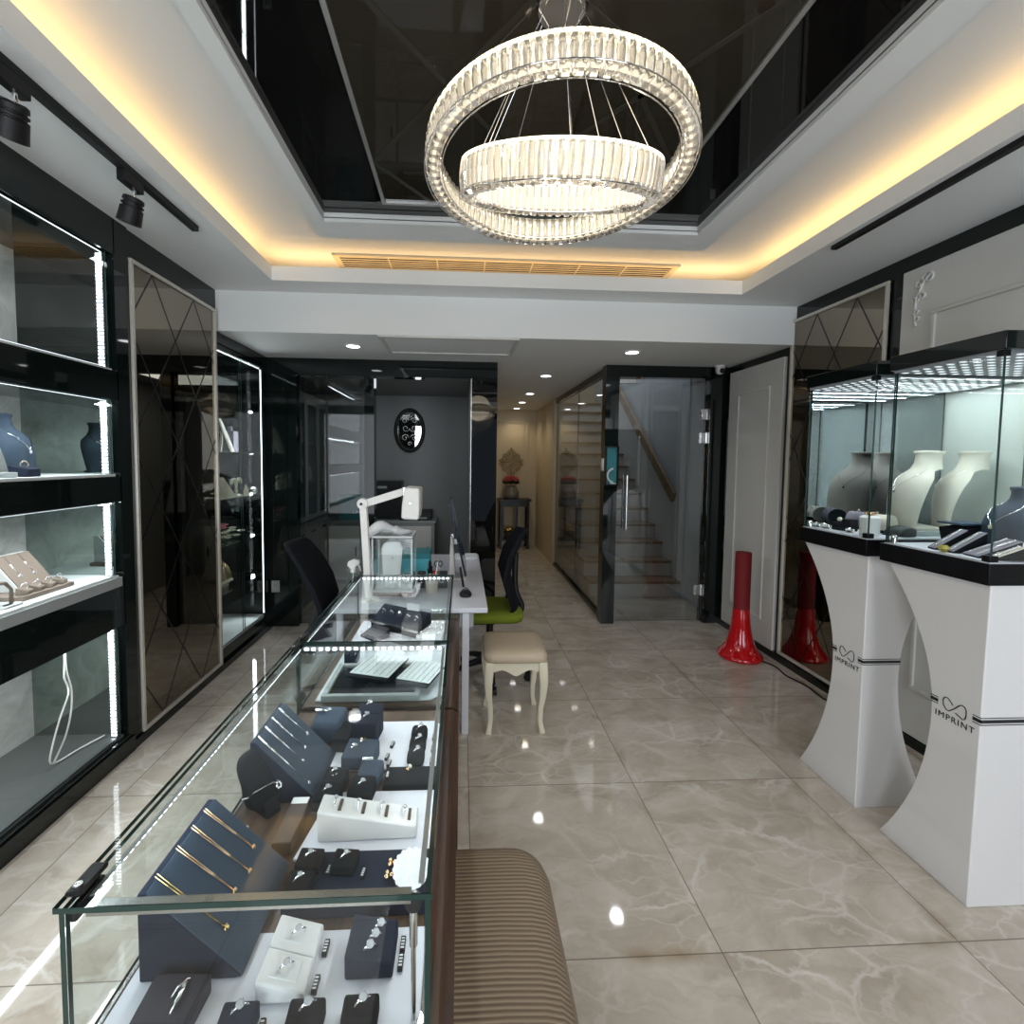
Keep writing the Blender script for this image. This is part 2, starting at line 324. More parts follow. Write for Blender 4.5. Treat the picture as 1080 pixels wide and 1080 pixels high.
def strip2d(mb, p, q, w, fn, mi):
    d = Vector((q[0] - p[0], q[1] - p[1])); d.normalize(); nx, ny = -d.y * w / 2, d.x * w / 2
    c = [(p[0] + nx, p[1] + ny), (q[0] + nx, q[1] + ny), (q[0] - nx, q[1] - ny), (p[0] - nx, p[1] - ny)]
    mb.add([fn(u, v, 0) for u, v in c] + [fn(u, v, 1) for u, v in c], [(0, 1, 2, 3), (7, 6, 5, 4), (0, 4, 5, 1), (1, 5, 6, 2), (2, 6, 7, 3), (3, 7, 4, 0)], mi)
for p, q in lattice(cx0 + .02, cx1 - .02, cy0 + .02, cy1 - .02, .72, .95, .3, 1.35):
    strip2d(m, p, q, .022, lambda u, v, k: (u, v, 2.968 - .002 * k), 1)
m.build('mirror', ['ceilmir', 'lat'], t)
m = MB()
for a in ((cx0, cx0 + .018, cy0 + .018, cy1 - .018), (cx1 - .018, cx1, cy0 + .018, cy1 - .018), (cx0, cx1, cy0, cy0 + .018), (cx0, cx1, cy1 - .018, cy1)): m.box(*a, 2.958, 2.985)
m.build('frame', 'silver', t)

# walls
struct(MB().box(-2.66, -2.6, YN, 9.3, 0, 3.05), 'wall_left', 'grey')
struct(MB().box(2.60, 2.68, YN, 5.3, 0, 3.05).box(2.58, 2.66, 5.3, 9.3, 0, 4.3), 'wall_right', 'bwhite')
struct(MB().box(.33, 1.5, 8.75, 8.85, 0, 2.6).box(1.5, 2.66, 9.2, 9.3, 0, 4.3), 'wall_back', 'beige')
struct(MB().box(.20, .33, 4.62, 8.75, 0, ZL), 'wall_corridor', 'beige')
struct(MB().box(-2.6, .20, 6.5, 6.6, 0, ZL).box(.08, .20, 4.62, 6.5, 0, ZL), 'wall_office', 'grey')
struct(MB().box(-2.6, .2, 4.62, 6.5, 2.44, 2.51), 'trim_5', 'grey')
# mouldings on the corridor end wall
m = MB()
for x0, x1, z0, z1 in ((.40, 1.14, .25, 2.3), (1.2, 1.40, .25, 2.3)):
    for a in ((x0, x0 + .025, z0 + .025, z1 - .025), (x1 - .025, x1, z0 + .025, z1 - .025), (x0, x1, z0, z0 + .025), (x0, x1, z1 - .025, z1)): m.box(a[0], a[1], 8.735, 8.75, a[2], a[3])
struct(m, 'trim_6', 'beige')
struct(MB().box(1.5, 2.58, 5.25, 9.2, 4.2, 4.3).box(1.42, 1.5, 5.25, 9.2, 2.81, 4.3).box(1.42, 2.58, 5.2, 5.25, 2.51, 4.3), 'ceiling_stairwell', 'bwhite')
# storefront behind the viewpoint
m = MB()
m.box(-2.6, 3.0, YN - .1, YN, 2.55, 3.05).box(-2.6, -1.6, YN - .1, YN, 0, 2.55).box(2.45, 3.0, YN - .1, YN, 0, 2.55)
for x in (-1.6, -.3, .95, 2.4): m.box(x, x + .06, YN - .08, YN - .02, 0, 2.55)
m.box(-1.6, 2.45, YN - .08, YN - .02, 0, .12)
struct(m, 'wall_front', 'blackm')
struct(MB().pane(-1.56, 2.42, YN - .06, YN - .05, .12, 2.55, 'y'), 'window_1', ['glass', 'gedge'])

# left wall cladding: black glass above and between the built-ins
m = MB()
m.box(XL - .1, XL, 2.58, 3.60, 0.0, ZC)                       # carrier of the mirror panel
m.box(XL - .1, XL, YN, -.6, 0, ZC)
m.box(XL - .1, XL, YB, YF, 2.42, ZL)
struct(m, 'trim_7', 'black')
m = MB().box(XL - .02, XL + .03, YN, 2.6, 0, .085).box(XL - .02, XL + .025, 2.6, YF, 0, .045)
struct(m, 'baseboard_left', 'black')
# facade of black glass at the back
m = MB()
m.box(XL - .4, -1.53, YF, YF + .1, 0, ZL).box(-1.53, .33, YF, YF + .12, 2.355, ZL).box(-.91, -.82, YF, YF + .12, 0, 2.355)
struct(m, 'trim_8', 'black')
m = MB().box(.08, .33, YF, YF + .12, 0, 2.355)
struct(m, 'trim_9', 'ceilblk')
m = MB().box(.082, .088, YF - .004, YF, 0, 2.355)
struct(m, 'trim_10', 'steel')
struct(MB().pane(-1.53, -.91, YF + .03, YF + .045, .02, 2.34, 'y'), 'window_2', ['gglass', 'gedge'])
# right side: stair enclosure
m = MB().box(1.37, 1.50, YF, YF + .12, 0, ZL).box(1.50, 2.42, YF, YF + .12, 2.40, ZL).box(2.40, 2.60, YF, YF + .12, 0, ZL)
m.box(1.40, 1.46, YF + .12, 7.1, 2.44, ZL).box(1.40, 1.46, YF + .12, 7.1, 0, .04)
struct(m, 'trim_11', 'black')
m = MB().pane(1.424, 1.436, YF + .12, 5.8, .04, 2.44, 'x').pane(1.424, 1.436, 5.805, 7.1, .04, 2.44, 'x')
struct(m, 'window_3', ['dglass', 'gedge'])
struct(MB().box(1.38, 1.5, 7.1, 8.75, 0, 2.81), 'wall_stairs', 'beige')
d = struct(MB().pane(1.51, 2.38, YF + .05, YF + .062, .012, 2.385, 'y'), 'door_1', ['dglass', 'gedge'])
m = MB()
for y in (YF + .005, YF + .107): m.tube([(1.60, y, .93), (1.60, y, 1.46)], .014, 12)
for z in (1.0, 1.39): m.tube([(1.60, YF + .005, z), (1.60, YF + .107, z)], .007, 8)
m.build('door_handle', 'steel', d, smooth=40)
for z in (.32, 1.83, 2.06):
    MB().box(2.335, 2.41, YF + .035, YF + .078, z - .05, z + .05).box(2.385, 2.40, YF + .03, YF + .083, z - .055, z + .055).build('hinge', 'chrome', d, bevel=.003)
MB().box(1.515, 1.68, YF + .04, YF + .075, 2.345, 2.388).build('top_clamp', 'silver', d, bevel=.003)
# stairs
m = MB(); m2 = MB()
for i in range(14):
    y = 5.40 + .26 * i; z = .19 * (i + 1)
    m.box(1.50, 2.58, y, 9.2, z - .19, z - .03); m2.box(1.50, 2.58, y - .03, y + .26, z - .03, z)
struct(m, 'stair_risers', 'wood2'); struct(m2, 'stair_treads', 'rail')
t = thing('handrail', 'wooden board handrail sloping up the staircase wall behind the glass door', 'handrail', (2.52, 5.5, 1.2))
a0, a1 = Vector((2.50, 5.45, 1.17)), Vector((2.50, 8.2, 3.18)); dz = Vector((0, -.035, .05))
MB().add([p + q + Vector((x, 0, 0)) for x in (-.02, .02) for p, q in ((a0, -dz), (a1, -dz), (a1, dz), (a0, dz))], [(0, 1, 2, 3), (7, 6, 5, 4), (0, 4, 5, 1), (1, 5, 6, 2), (2, 6, 7, 3), (3, 7, 4, 0)]).build('rail', 'rail', t)
for f in (.08, .5, .92):
    p = a0.lerp(a1, f); MB().tube([p, p + Vector((.05, 0, -.02)), p + Vector((.08, 0, -.05))], .009, 8).build('bracket', 'steel', t, smooth=60)

# right wall: white panels, mirror, black rails
m = MB().box(XR, 2.60, YN, YF, 0, ZC)
struct(m, 'trim_12', 'black')
struct(MB().box(XR - .035, XR + .01, YN, YF, 0, .055), 'baseboard_right', 'black')
def moulded(name, label, y0, y1, z0, z1, inset, grp=None):
    t = thing(name, label, 'wall panel', (XR, (y0 + y1) / 2, z0))
    MB().box(XR - .03, XR, y0, y1, z0, z1).build('panel', 'offw', t, bevel=.004)
    m = MB(); a, b, c, e = y0 + inset, y1 - inset, z0 + inset * 1.4, z1 - inset * 1.4; x0, x1 = XR - .042, XR - .029
    for q in ((a, a + .022, c + .022, e - .022), (b - .022, b, c + .022, e - .022), (a, b, c, c + .022), (a, b, e - .022, e)): m.box(x0, x1, *q)
    m.build('moulding', 'offw', t, bevel=.004); return t
moulded('wall_panel', 'white panel with raised rectangular moulding behind the red floor speaker', 3.68, 4.44, .055, 2.44, .15)
t = moulded('wall_panel', 'white moulded panel with carved corner scroll behind the glass display pedestals', .9, 2.68, .06, 2.70, .19)
# carved scroll ornament in the panel corner
m = MB(); X0 = XR - .036
def scroll(cy, cz, r, turns, sy=1, sz=1, st=0):
    return [(X0, cy + sy * r * (1 - .8 * k / 20) * math.cos(st + turns * 2 * PI * k / 20), cz + sz * r * (1 - .8 * k / 20) * math.sin(st + turns * 2 * PI * k / 20)) for k in range(21)]
for args in ((2.52, 2.62, .035, 1.2), (2.57, 2.60, .03, 1.1, -1), (2.585, 2.53, .028, 1.2, 1, -1), (2.55, 2.53, .022, 1.1), (2.59, 2.46, .024, 1.2, -1, -1), (2.575, 2.41, .017, 1.2)): m.tube(scroll(*args), .0065, 6)
m.tube([(X0, 2.50, 2.645), (X0, 2.55, 2.60), (X0, 2.585, 2.52), (X0, 2.59, 2.44), (X0, 2.578, 2.37)], .007, 6)
m.build('scroll_ornament', 'offw', t, smooth=60)
def mirror_panel(label, xf, sgn, y0, y1, z0, z1, segs):
    t = thing('mirror_panel', label, 'mirror', (xf, (y0 + y1) / 2, z0))
    m = MB().box(min(xf, xf + sgn * .012), max(xf, xf + sgn * .012), y0, y1, z0, z1)
    for p, q in segs: strip2d(m, p, q, .009, lambda u, v, k: (xf + sgn * (.012 + .001 * k), u, v), 1)
    m.build('mirror', ['bronze', 'groove'], t)
    m = MB(); w = .022; a, b = sorted((xf, xf + sgn * .026))
    for q in ((y0, y0 + w, z0 + w, z1 - w), (y1 - w, y1, z0 + w, z1 - w), (y0, y1, z0, z0 + w), (y0, y1, z1 - w, z1)): m.box(a, b, *q)
    m.build('frame', 'champ', t, bevel=.003)
    return t
def segs_for(y0, y1, z0, z1, peaks, pv):
    """zig-zag diamond pattern: peaks touch the top edge"""
    pu = peaks[1] - peaks[0]
    return lattice(y0 + .022, y1 - .022, z0 + .022, z1 - .022, pu, pv, peaks[0], z1 - .022)
mirror_panel('tall bronze mirror with diamond lines and pale frame beside the left showcases', XL, 1, 2.68, 3.56, .05, 2.65, segs_for(2.68, 3.56, .05, 2.65, (2.874, 3.294), .642))
mirror_panel('tall bronze mirror with diamond lines on the right wall behind the pedestals', XR, -1, 2.78, 3.625, .06, 2.70, segs_for(2.78, 3.625, .06, 2.70, (3.021, 3.37), .642))

# ventilation slot in the cove, hatch in the low ceiling
t = thing('ceiling_vent', 'long slatted air vent in the warm lit ceiling cove', 'vent', (.33, 3.57, 3.03))
m = MB()
for q in ((-.92, 1.58, 3.455, 3.475), (-.92, 1.58, 3.69, 3.71), (-.92, -.88, 3.475, 3.69), (1.54, 1.58, 3.475, 3.69)): m.box(*q, 3.015, 3.031)
m.build('frame', 'vent', t)
MB().box(-.88, 1.54, 3.475, 3.69, 3.027, 3.031).build('duct', 'dark', t)
m = MB()
for i in range(6): y = 3.489 + i * .036; m.box(-.88, 1.54, y, y + .013, 3.019, 3.022)
for i in range(1, 7): x = -.88 + 2.42 * i / 7; m.box(x - .004, x + .004, 3.475, 3.69, 3.016, 3.0195)
m.build('slats', 'vent', t)
t = thing('ceiling_hatch', 'square white access hatch in the low back ceiling', 'hatch', (-.1, 3.88, ZL))
MB().box(-.60, .40, 3.64, 4.14, ZL - .004, ZL).build('panel', 'white', t)
m = MB()
for q in ((-.63, -.60, 3.64, 4.14), (.40, .43, 3.64, 4.14), (-.63, .43, 3.61, 3.64), (-.63, .43, 4.14, 4.17)): m.box(*q, ZL - .012, ZL)
m.build('frame', 'offw', t)

# downlights
def downlight(x, y, z, label, r=.055, power=14, c=(.95, .97, 1.), size=2.3):
    t = thing('downlight', label, 'ceiling light', (x, y, z), 0, 'recessed ceiling downlights')
    MB().lathe([(r + .016, 0), (r + .014, -.006), (r, -.008), (r - .002, -.002)], 28, (x, y, z), caps=False).build('trim_ring', 'white', t, smooth=50)
    MB().lathe([(r, -.001), (r, -.004)], 28, (x, y, z)).build('lens', 'downl', t)
    spot('downlight_beam', (x, y, z - .03), power, c, size)
downlight(-.89, 3.97, ZL, 'round recessed downlight above the left end of the counter', power=9)
downlight(1.42, 3.96, ZL, 'round recessed downlight just in front of the glass stair door', power=9)
for y, l in ((5.15, 'nearest round downlight in the corridor ceiling'), (6.55, 'second round downlight along the corridor ceiling'), (7.55, 'third round downlight along the corridor ceiling'), (8.45, 'round downlight closest to the cream corridor end wall')):
    downlight(.90 + .02 * (y - 5), y, ZL, l, power=5 if y < 7 else 8, c=(1., .86, .60) if y > 6 else (.97, .96, .95))
for x, y in ((-1.5, .9), (2.3, .6), (2.28, 2.0), (2.3, 3.1)):
    pass
# track lights
t = thing('track_rail', 'black lighting track with spotlights on the left ceiling', 'light track', (-1.40, .9, ZC))
MB().box(-1.417, -1.383, -1.0, 2.63, ZC - .028, ZC).build('rail', 'blackp', t, bevel=.002)
t = thing('track_rail', 'bare black lighting track on the right ceiling', 'light track', (2.05, .9, ZC))
MB().box(2.033, 2.067, -1.0, 2.59, ZC - .022, ZC).build('rail', 'blackp', t, bevel=.002)
def track_spot(y, label, aim):
    x = -1.40; t = thing('track_spotlight', label, 'spotlight', (x, y, ZC - .028), 0, 'track spotlights')
    MB().box(x - .017, x + .017, y - .06, y + .06, ZC - .075, ZC - .028).build('adapter', 'blackp', t, bevel=.003)
    MB().tube([(x, y + .02, ZC - .075), (x, y + .02, ZC - .105), (x - .01, y + .025, ZC - .125)], .008, 8).build('stem', 'chrome', t, smooth=60)
    c = Vector((x - .02, y + .03, ZC - .155)); d = Vector(aim).normalized(); m = MB()
    q = d.to_track_quat('Z', 'Y').to_matrix().to_4x4(); m.X = Matrix.Translation(c) @ q
    m.lathe([(.030, -.055), (.038, -.05), (.040, -.035), (.034, -.033), (.034, -.028), (.041, -.026), (.041, -.018), (.035, -.016), (.035, -.011), (.042, -.009), (.044, .03), (.046, .052), (.040, .054), (.036, .045), (.034, .03)], 24)
    m.build('head', 'blackp', t, smooth=35)
    m = MB(); m.X = Matrix.Translation(c) @ q; m.lathe([(.034, .03), (.034, .033)], 20); m.build('lens', 'glass', t)
track_spot(2.14, 'black spotlight hanging from the middle of the left track', (-.35, .15, -1)); track_spot(1.60, 'black ribbed spotlight on the left track nearest the picture edge', (-.45, .35, -1))
# security camera
t = thing('security_camera', 'small white dome security camera in the corner above the stair door', 'camera', (2.44, 4.43, ZL))
MB().lathe([(.045, 0), (.045, -.02), (.03, -.025)], 20, (2.44, 4.43, ZL)).build('base', 'plast', t, smooth=40)
MB().sphere((2.44, 4.425, ZL - .045), .042, 16, 10).build('housing', 'plast', t, smooth=180)
MB().lathe([(.024, 0), (.024, .006)], 16, (0, 0, 0)).build('lens', 'blackp', t, world=False).matrix_local = Matrix.Translation((0, -.043, -.055)) @ Matrix.Rotation(PI / 2.1, 4, 'X')

# cove lighting: warm LED lines lying in the trough behind the lip
for nm, loc, sx, sy, rz in (('cove_left', (-1.44, 1.2, ZC + .075), .03, 4.4, 0), ('cove_right', (2.14, 1.2, ZC + .075), .03, 4.4, 0), ('cove_far', (.35, 3.52, ZC + .075), 3.5, .03, 0)):
    area(nm, loc, (PI, 0, 0), sx, sy, 6.2 if sy > 1 else 5, WARM)

# ------------------------------------------------------------------ chandelier
CH = (.255, 1.31)
t = thing('chandelier', 'large double ring crystal chandelier glowing warm white under the black ceiling', 'chandelier', (*CH, 2.97))
MB().lathe([(.070, 2.985), (.070, 2.80), (.062, 2.785), (.05, 2.785)], 32, (*CH, 0)).build('canopy', 'chrome', t, smooth=40)
def ring_part(R, h, n, T, ncr):
    """crystal ring of outer radius R, height h in its own frame T; n outer prisms of which the first ncr are single parts"""
    w = .046
    def MX(): b = MB(); b.X = T; return b
    b = MX(); N = 96
    b.rings([[(r * math.cos(2 * PI * i / N), r * math.sin(2 * PI * i / N), z) for r, z in ((R - .012, h * .96), (R - .012, h + .004), (R - w + .012, h + .004), (R - w + .012, h * .96))] for i in range(N + 1)], True, False)
    fr = b.build('ring_frame', 'steel', t, smooth=30)
    b = MX()
    b.rings([[(r * math.cos(2 * PI * i / N), r * math.sin(2 * PI * i / N), z) for r, z in ((R - .0195, h * .08), (R - .0195, h * .94), (R - w + .0195, h * .94), (R - w + .0195, h * .08))] for i in range(N + 1)], True, False)
    b.build('light_band', 'core', fr, smooth=30)
    b = MX()
    b.rings([[(r * math.cos(2 * PI * i / N), r * math.sin(2 * PI * i / N), z) for r, z in ((R - .006, h * .985), (R - .006, h * 1.03), (R - .016, h * 1.03), (R - .016, h * .985))] for i in range(N + 1)], True, False)
    b.build('glowing_rim', 'coret', fr, smooth=30)
    def crystal(bm, a, r, sgn, wd):
        er = Vector((math.cos(a), math.sin(a), 0)); et = Vector((-math.sin(a), math.cos(a), 0)); c = er * r
        prof = [(.0, .30), (.10, .62), (.5, 1.), (.90, .62), (1., .30)]
        rows = []
        for f, k in prof:
            z = h * (.02 + 1.0 * f); q = wd * .5 * (.45 + .55 * k)
            rows.append([c + et * (q * math.cos(g)) + er * (sgn * .0105 * (.4 + .6 * k) * math.sin(g)) + Vector((0, 0, z)) for g in (0, PI / 4, PI / 2, 3 * PI / 4, PI, 1.5 * PI)])
        bm.rings(rows, True, True)
    wd = 2 * PI * R / n * .90; rest = MX()
    order = sorted(range(n), key=lambda i: math.sin(2 * PI * i / n))      # the side towards the room's front first
    for j, i in enumerate(order):
        a = 2 * PI * (i + .5) / n
        if j < ncr: b = MX(); crystal(b, a, R - .011, 1, wd); b.build('crystal_prism', 'crystal', fr)
        else: crystal(rest, a, R - .011, 1, wd)
    ni = int(n * (R - w) / R)
    for i in range(ni): crystal(rest, 2 * PI * i / ni, R - w + .011, -1, wd)
    o = rest.build('crystal_prisms', 'crystal', fr); o['kind'] = 'stuff'
    b = MX(); nb = int(n * .8)
    for i in range(nb):                                                    # square cut stones along the underside
        a = 2 * PI * i / nb; er = Vector((math.cos(a), math.sin(a), 0)); et = Vector((-math.sin(a), math.cos(a), 0)); c = er * (R - w / 2); q = 2 * PI * R / nb * .43
        b.rings([[c + et * (u * q * k) + er * (v * .016 * k) + Vector((0, 0, z)) for u, v in ((-1, -1), (1, -1), (1, 1), (-1, 1))] for z, k in ((.010, .9), (.0, 1), (-.008, .55))], True, True)
    o = b.build('bottom_crystals', 'crystal', fr); o['kind'] = 'stuff'
    b = MX()
    for r in (R, R - w):
        b.tube([(r * math.cos(2 * PI * i / 64), r * math.sin(2 * PI * i / 64), .001) for i in range(64)], .0016, 6, closed=True)
    b.build('wire_rim', 'chrome', fr, smooth=60)
    return fr
T1 = Matrix.Translation((.251, 1.31, 2.36)) @ Matrix.Rotation(math.radians(-3.5), 4, 'X'); T2 = Matrix.Translation((.257, 1.327, 2.31)) @ Matrix.Rotation(math.radians(19.5), 4, 'X')
ring_part(.355, .066, 92, T1, 56); ring_part(.27, .080, 74, T2, 44)
for k, a in enumerate((20, 70, 120, 160, 215, 265, 320)):
    p = T2 @ Vector((.248 * math.cos(math.radians(a)), .248 * math.sin(math.radians(a)), .08)); q = Vector((CH[0] + .05 * math.cos(math.radians(a)), CH[1] + .05 * math.sin(math.radians(a)), 2.79))
    MB().tube([p, q], .0011, 5).build('suspension_wire', 'steel', t)
for a in (45, 135, 225, 315):
    p = T1 @ Vector((.332 * math.cos(math.radians(a)), .332 * math.sin(math.radians(a)), .066)); q = Vector((CH[0] + .06 * math.cos(math.radians(a)), CH[1] + .06 * math.sin(math.radians(a)), 2.79))
    MB().tube([p, q], .0011, 5).build('suspension_wire', 'steel', t)

# ------------------------------------------------------------------ left wall showcase (four lit compartments)
SY0, SY1, XB = .55, 2.56, -2.25
lv = ((2.03, 2.62), (1.49, 1.885), (.96, 1.36), (.10, .705))
t = thing('built_in_showcase', 'black built-in wall showcase with four lit glass compartments at the left', 'display cabinet', (XL, 1.6, 0))
m = MB(); zs = [0] + [z for a in lv[::-1] for z in a] + [ZC]
for i in range(0, len(zs), 2): m.box(XB - .02, XL + (.012 if i else .02), SY0 - .05, SY1 + .02, zs[i], zs[i + 1])
m.box(XB - .05, XL, -.6, SY0, 0, ZC); m.box(XB - .05, XL + .012, SY1 + .012, 2.675, 0, ZC)
m.build('frame', 'black', t)
for k, (z0, z1) in enumerate(lv):
    MB().box(XB - .02, XB, SY0, SY1, z0, z1).build('back_panel', 'niche', t)
    MB().box(XB, XL - .03, SY1, SY1 + .012, z0, z1).build('mirror_side', 'dmirror' if k == 0 else 'nmirror', t)
    MB().box(XB, XL - .004, SY0, SY1, z0, z0 + .012).build('shelf', 'shelf' if k < 3 else 'slab', t)
    MB().pane(XL - .012, XL - .005, SY0, SY1 - .02, z0 + .012, z1, 'x').build('glass_front', ['glass', 'gedge'], t)
    ledstrip(t, (XL - .032, SY1 - .028, z0 + .015), (XL - .032, SY1 - .028, z1 - .01), (0, -1, 0), int((z1 - z0) / .018), .034)
    if k < 3: ledstrip(t, (XL - .02, SY0, z1 - .004), (XL - .02, SY1 - .03, z1 - .004), (-.35, 0, -1), 90, .012, dots=False)
    if k == 0: ledstrip(t, (XL - .018, SY0, z0 + .014), (XL - .018, SY1 - .03, z0 + .014), (0, 0, 1), 90, .012, dots=False)
    if k == 3: m = MB().box(XL, XL + .016, SY0, SY1, z0 - .03, z0 - .004).build('sill', 'steel', t)
    if k == 2: m = MB().box(XL, XL + .014, SY0, SY1, z0 - .045, z0 + .004).build('sill', 'tcase', t)
    area('showcase_light', (XL - .09, 1.6, z1 - .02), (0, math.radians(-16), 0), .03, 1.9, (7, 14, 14, 8)[k], COOL)

# recessed glass-shelf cabinet beyond the mirror panel
t = thing('display_cabinet', 'recessed black display cabinet with five lit glass shelves beside the bronze mirror', 'display cabinet', (XL, 3.98, 0))
m = MB().box(-2.30, -2.25, 3.60, 4.48, 0, 2.43).box(-2.25, XL, 4.40, 4.5, 0, 2.43).box(-2.25, XL, 3.56, 3.61, 0, 2.43).box(-2.25, XL, 3.61, 4.40, 2.385, 2.43).box(-2.25, XL, 3.61, 4.40, 0, .13)
m.build('frame', 'black', t)
MB().box(-2.25, -2.24, 3.61, 4.40, .13, 2.385).build('back_mirror', 'smoke', t)
MB().box(-2.24, XL - .02, 3.61, 4.40, .13, .155).build('base', 'shelf', t)
for z in (1.99, 1.628, 1.265, .902, .536): MB().pane(-2.24, XL - .02, 3.615, 4.375, z - .005, z + .005, 'z').build('glass_shelf', ['shelfg', 'gedge'], t)
ledstrip(t, (XL - .014, 4.385, .17), (XL - .014, 4.385, 2.375), (0, -1, 0), 120, .015)
ledstrip(t, (XL - .02, 3.63, 2.384), (XL - .02, 4.38, 2.384), (0, 0, -1), 36, .008)
MB().pane(XL - .008, XL - .002, 3.612, 3.99, .16, 2.38, 'x').build('sliding_door', ['glass', 'gedge'], t)
MB().pane(XL - .016, XL - .010, 3.97, 4.37, .16, 2.38, 'x').build('sliding_door', ['glass', 'gedge'], t)
area('cabinet_light', (XL - .08, 4.33, 1.3), (-PI / 2, 0, 0), .03, 2.1, 8, COOL)
t = thing('wall_outlet', 'small grey socket plate on the black wall beside the shelf cabinet', 'outlet', (-1.75, YF, .38))
MB().box(-1.775, -1.70, YF - .008, YF, .33, .44).build('plate', 'tcase', t, bevel=.002); MB().box(-1.752, -1.722, YF - .010, YF - .007, .36, .41).build('socket', 'steel', t)

# ------------------------------------------------------------------ jewellery helpers
def bust(name, label, loc, h, rz, mat, group=None, flare=1.):
    """necklace bust: curved front shell leaning forward, neck with a flat cap; faces local +x"""
    t = thing(name, label, 'necklace bust', loc, rz, group or 'necklace busts')
    lev = [(0., .40, .135, .085), (.12, .42, .12, .105), (.28, .44, .10, .13), (.44, .45, .06, .165), (.57, .435, .01, .19), (.66, .39, -.045, .20), (.735, .30, -.085, .18), (.79, .215, -.115, .155), (.86, .165, -.13, .138), (.94, .155, -.135, .132), (1., .165, -.138, .138)]
    out = []; N = 13
    for f, hw, xo, dp in lev:
        r = []
        for i in range(N):
            a = -PI / 2 + PI * i / (N - 1)
            r.append((h * (xo + dp * math.cos(a) * 1.05), h * flare * hw * math.sin(a), h * f))
        kin = .80 if f < .76 else -1.
        for i in range(N - 2, 0, -1):
            a = -PI / 2 + PI * i / (N - 1)
            r.append((h * (xo - .012 + dp * math.cos(a) * kin), h * flare * hw * (.985 if kin > 0 else 1.) * math.sin(a), h * f))
        out.append(r)
    m = MB(); m.rings(out, True, True); m.build('body', mat, t, world=False, smooth=60)
    r0 = out[-1]; c = (sum(p[0] for p in r0) / len(r0), 0)
    m = MB(); m.rings([[(c[0] + (p[0] - c[0]) * k, p[1] * k, h + dz) for p in r0] for k, dz in ((1.06, -.002), (1.10, .004), (1.06, .010), (.6, .012))], True, True)
    m.build('neck_cap', mat, t, world=False, smooth=40)
    m = MB(); m.box(-h * .22, h * .10, -h * .26, h * .26, 0, h * .035); m.build('foot', mat, t, world=False, bevel=.003)
    return t
def bust_front(h, f, ay, flare=1.):
    lev = [(0., .40, .135, .085), (.12, .42, .12, .105), (.28, .44, .10, .13), (.44, .45, .06, .165), (.57, .435, .01, .19), (.66, .39, -.045, .20), (.735, .30, -.085, .18), (.79, .215, -.115, .155), (.86, .165, -.13, .138), (.94, .155, -.135, .132), (1., .165, -.138, .138)]
    for (f0, *a), (f1, *b) in zip(lev, lev[1:]):
        if f0 <= f <= f1:
            k = (f - f0) / (f1 - f0); hw, xo, dp = [u + (v - u) * k for u, v in zip(a, b)]; break
    return Vector((h * (xo + dp * math.cos(ay) * 1.05) + .0025, h * flare * hw * math.sin(ay), h * f))
def bust_necklace(label, loc, h, rz, mat, gem, top=.80, drop=.42, r=.0014, flare=1., pr=.008, group=None):
    T = Matrix.Translation(loc) @ Matrix.Rotation(rz, 4, 'Z'); K = 16
    t = thing('necklace', label, 'necklace', T @ bust_front(h, drop, 0, flare), rz, group or 'necklaces on busts'); inv = Matrix.Translation(T @ bust_front(h, drop, 0, flare)) @ Matrix.Rotation(rz, 4, 'Z')
    pts = []
    for i in range(-K, K + 1):
        u = abs(i) / K; f = drop + (top - drop) * u ** .95; a = (1.25 * u ** 1.3) * (1 if i > 0 else -1)
        pts.append(T @ bust_front(h, f, a, flare))
    MB().tube(pts, r, 5).build('chain', mat, t, smooth=180)
    p = T @ (bust_front(h, drop, 0, flare) + Vector((.003, 0, -pr * .6)))
    m = MB(); m.sphere(p, pr, 8, 5, (.6, .9, 1.2)); m.build('pendant', gem, t)
def ring(label, p, r=.0095, rz=0, tilt=0, mat='silverj', stone='gem', sr=.0042, group=None):
    """finger ring standing upright, stone on top; p is the point where the band touches its slot"""
    r *= 1.2; sr *= 1.25; t = thing('finger_ring', label, 'ring', p, rz, group or 'rings standing in the jewellery displays'); m = MB(); X = Matrix.Rotation(tilt, 4, 'X'); m.X = X
    m.tube([(r * math.cos(2 * PI * i / 20), 0, r * .55 + r * math.sin(2 * PI * i / 20)) for i in range(20)], .0019, 6, closed=True)
    m.build('band', mat, t, world=False, smooth=180)
    m = MB(); m.X = X; z = r * 1.55
    m.rings([[(sr * k * math.cos(2 * PI * i / 8), sr * k * math.sin(2 * PI * i / 8), z + q) for i in range(8)] for k, q in ((.15, -.001), (1., .0045), (.62, .0068))], True, True)
    m.build('stone', stone, t, world=False)
    m = MB(); m.X = X
    for a in range(4): m.tube([(0, 0, z - .001), (sr * math.cos(a * PI / 2 + .78), sr * math.sin(a * PI / 2 + .78), z + .006)], .0007, 4)
    m.build('claw_setting', mat, t, world=False)
    return t
